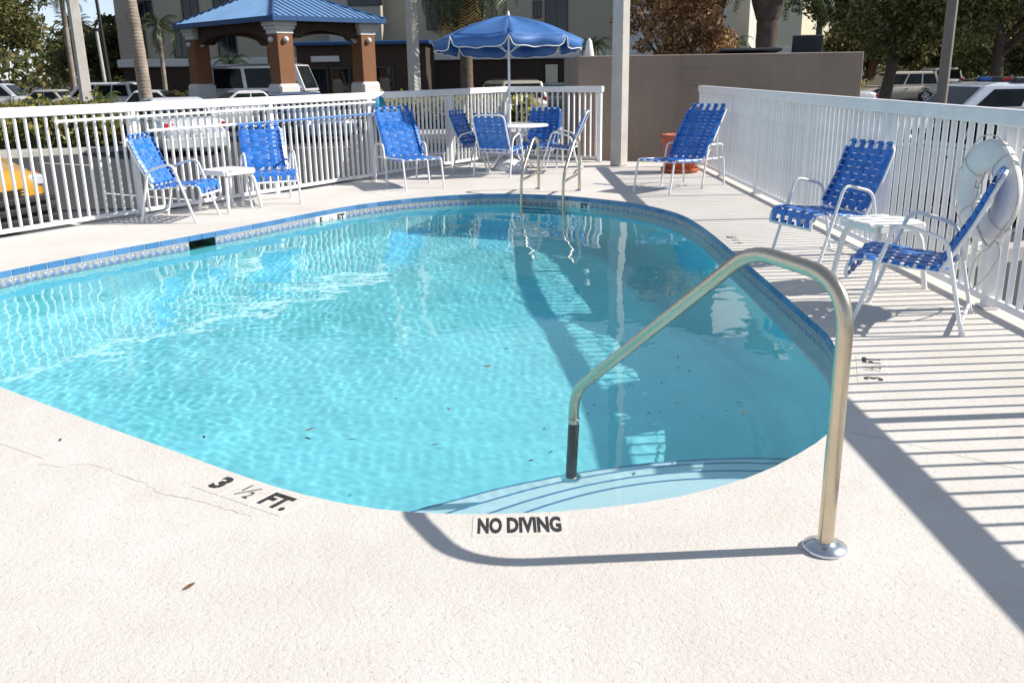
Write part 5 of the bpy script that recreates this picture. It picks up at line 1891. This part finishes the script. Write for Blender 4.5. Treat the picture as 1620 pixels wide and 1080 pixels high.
def palm(label, x, y, h, L, nf, m, tr, seed, droop=2.0, trunk_m='trunk_grey', z=LOT, bend=(0, 0), dead=0, group=None, boot=0.0, tr_top=None, wl=.42, up=(-.35, .9)):
    t = thing('palm_tree', label, 'palm', (x, y, z), 0, group)
    rnd = random.Random(seed)
    mb = MB()
    path, rs = [], []
    K = max(6, int(h * 5))
    for i in range(K + 1):
        f = i / K
        path.append(Vector((bend[0] * f * f, bend[1] * f * f, h * f)))
        rs.append((tr + ((tr_top or tr * .8) - tr) * f) * (1 + .35 * max(0, .06 - f) / .06) * (1.02 if i % 2 else .985))
    mb.tube(path, rs, 12)
    mb.build('trunk', M[trunk_m], t)
    top = path[-1]
    if boot:
        MB().lathe([(tr * 1.0, -boot), (tr * 1.5, -boot * .5), (tr * 1.55, 0), (tr * .8, .3)], 14, c=top).build('crown_shaft', M['bark'], t)
    for i in range(nf):
        a = i * 2.39996 + rnd.uniform(-.2, .2)
        f = i / max(1, nf - 1)
        tilt = R(60) * (up[0] + (up[1] - up[0]) * f)
        me = frond_mesh(L, droop, m, (i % 3) + 1, wl)
        o = link('frond', me, t, top, (0, R(52) - R(10) - tilt, a))
        s = rnd.uniform(.85, 1.08)
        o.scale = (s, s, s)
    for i in range(dead):
        a = i * 2.2 + rnd.uniform(0, 1)
        o = link('dead_frond', frond_mesh(L, 1.2, 'dead_frond', 7, wl * .7), t, top - Vector((0, 0, .1)), (0, R(88) + rnd.uniform(0, .35), a))
        o.scale = (.95, .95, .95)
    return t

def hedge(label, poly_c, L, W, h, rz, m, n, size, seed, name='hedge'):
    t = thing(name, label, 'hedge', (poly_c[0], poly_c[1], LOT), rz, None)
    rng = np.random.default_rng(seed)
    nb = max(3, int(L / .7))
    cs = [(-L / 2 + L * (i + .5) / nb, 0, h * .5, L / nb * .85, W / 2, h * .53, 1) for i in range(nb)]
    foliage('foliage', t, cs, n, size, M[m], seed, inner=.55)
    mb = MB()
    for i in range(nb):
        for q in range(3):
            mb.tube([(cs[i][0] + .1 * q - .1, .05 * q - .05, 0), (cs[i][0] + .25 * (q - 1), .2 * (q - 1), h * .75)], [.02, .008], 5)
    mb.build('stem', M['bark'], t)
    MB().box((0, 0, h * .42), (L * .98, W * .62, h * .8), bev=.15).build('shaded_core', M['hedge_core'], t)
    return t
M['hedge_core'] = simple('hedge_core_shade', (0.022, 0.026, 0.010), 0.95, var=0.4, scale=20, bmp=0.8)  # dark solid filling stands for the shaded inside of a hedge
hedge('long clipped yellow green hedge behind the left fence', (-15.7, 25.4), 9.6, 1.5, 1.40, R(8), 'hedge_leaf', 22000, .07, 31)
hedge('flowering green hedge between the back fence and the hotel drive', (-1.9, 32.2), 5.6, 1.4, 1.15, R(-1), 'hedge_leaf', 9000, .08, 32)
hedge('low green hedge past the right end of the taupe wall', (19.6, 52), 6, 1.4, 1.1, R(2), 'hedge_leaf', 4000, .12, 33)
hedge('dark clipped hedge along the foot of the beige hotel wing', (at_(330, 58), 58), 10, 1.4, 1.0, 0, 'oak', 5000, .13, 34)

broad_tree('large dark oak filling the upper left corner', -22.4, 37, 9.2, 4.9, 'oak', 60000, .095, 1, .24, low=.24, k=54)
broad_tree('second dark oak further left behind the far cars', -33, 50, 9.5, 5.8, 'oak', 20000, .15, 2, .26, low=.22, k=34)
broad_tree('round dark tree in the gap between the palms and the hotel', at_(176, 66), 66, 6.0, 2.6, 'oak', 8000, .19, 3, .2, low=.28)
broad_tree('green tree standing left of the hotel behind the thin dark poles', at_(150, 92), 92, 7.0, 4.0, 'oak', 7000, .26, 41, .2, low=.22)
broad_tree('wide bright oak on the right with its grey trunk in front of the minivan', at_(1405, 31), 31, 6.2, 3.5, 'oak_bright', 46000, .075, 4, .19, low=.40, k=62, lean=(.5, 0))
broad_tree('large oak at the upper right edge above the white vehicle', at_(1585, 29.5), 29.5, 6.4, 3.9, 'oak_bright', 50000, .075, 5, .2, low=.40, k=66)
broad_tree('shaded tree with a reddish trunk behind the minivan', at_(1386, 56), 56, 4.6, 3.6, 'oak', 12000, .15, 6, .3, 'bark_red', low=.42)
broad_tree('dark tree standing behind the minivan and the white wagon', at_(1500, 64), 64, 5.5, 5.0, 'oak', 12000, .18, 7, .3, low=.30)
broad_tree('dark tree at the far right behind the large oak', at_(1640, 52), 52, 5.0, 4.6, 'oak', 12000, .17, 8, .3, low=.30)
broad_tree('rust coloured autumn tree behind the taupe wall', at_(1085, 25.5), 25.5, 5.6, 1.8, 'rust_leaf', 30000, .055, 9, .13, low=.30, k=60)

# palms
palm('tall grey palm trunk rising past the frame behind the left fence', at_(234, 26), 26, 8.5, 2.8, 18, 'palm_leaf', .185, 51, bend=(-.55, 0), tr_top=.15)
palm('shaggy palm behind the umbrella with dry yellow fronds hanging down', at_(745, 37), 37, 5.6, 3.1, 34, 'palm_leaf', .26, 52, droop=2.2, dead=10, boot=.5, trunk_m='bark', up=(-.9, .8), wl=.62)
palm('thick trunked palm with heavy crown over the taupe wall', at_(1217, 24.5), 24.5, 4.0, 2.1, 30, 'palm_leaf', .29, 53, droop=1.9, boot=.9, trunk_m='bark', tr_top=.27, up=(.0, .95), wl=.36)
palm('small yellowing palm at the edge of the autumn tree by the white wing', at_(1165, 29), 29, 2.6, .95, 14, 'palm_lit', .06, 54, droop=2.3)
palm('dark feathery palm in front of the beige hotel wing', at_(266, 52), 52, 4.6, 2.1, 16, 'palm_leaf', .13, 55, droop=2.6)
palm('small dark palm between the umbrella and the concrete pole', at_(948, 46), 46, 3.1, 1.4, 16, 'palm_leaf', .1, 56, droop=2.7)
palm('small dark palm under the left half of the canopy', at_(373, 55), 55, 2.6, 1.9, 16, 'palm_leaf', .1, 57, droop=2.5)
palm('short bushy palm with bright arching fronds right of the concrete pole', at_(690, 33.5), 33.5, 0.62, 1.25, 26, 'palm_lit', .1, 58, droop=2.0, wl=.34)
palm('distant fan palm on a reddish trunk in the gap of sky on the left', at_(137, 62), 62, 5.2, 1.35, 26, 'palm_leaf', .16, 59, droop=1.3, trunk_m='bark_red', wl=.6, up=(-.5, 1.0))
palm('distant tall palm behind the left concrete pole with its crown at the frame top', at_(122, 56), 56, 6.6, 1.7, 24, 'palm_leaf', .17, 60, droop=1.4, wl=.6)
palm('low distant palm right of the fan palm', at_(157, 70), 70, 3.6, 1.2, 18, 'palm_leaf', .14, 61, droop=1.6, wl=.6)
palm('young palm with yellow green fronds in front of the white wagon on the left', at_(166, 40), 40, 1.05, 1.05, 18, 'palm_lit', .14, 62, droop=1.9, trunk_m='bark')
# slim dark poles left of the hotel
for px, Y, h, lab in ((181, 58, 9.5, 'slim dark metal pole left of the hotel, the taller of the two'), (173, 57, 4.6, 'slim pale metal pole left of the hotel, the shorter of the two')):
    t = thing('metal_pole', lab, 'pole', (at_(px, Y), Y, LOT), 0, 'slim metal poles left of the hotel')
    MB().tube([(0, 0, 0), (-.3 if px > 175 else -.15, 0, h)], [.11, .09], 10).build('shaft', M['dark_metal'] if px > 175 else M['concrete'], t)
    MB().lathe([(.22, 0), (.22, .05), (.13, .25)], 12).build('base', M['dark_metal'], t)
    MB().box((-.3 if px > 175 else -.15, 0, h + .04), (.3, .3, .1), bev=.03).build('cap', M['dark_metal'], t)
# far belt of trees that closes the view at the end of the car park
rng = np.random.default_rng(77)
cs = []
for i in range(90):
    a = R(52) + R(76) * i / 89
    d = 135 + rng.uniform(-14, 14)
    q = rng.uniform(3, 5.0)
    cs.append((d * math.cos(a), d * math.sin(a), LOT + q * .8, q * 1.3, q, q, q))
V, F = leaf_cloud(cs, 26000, .5, rng)
tag(link('tree_belt', quads_mesh('tree_belt', V, F, M['oak'])), kind='stuff')
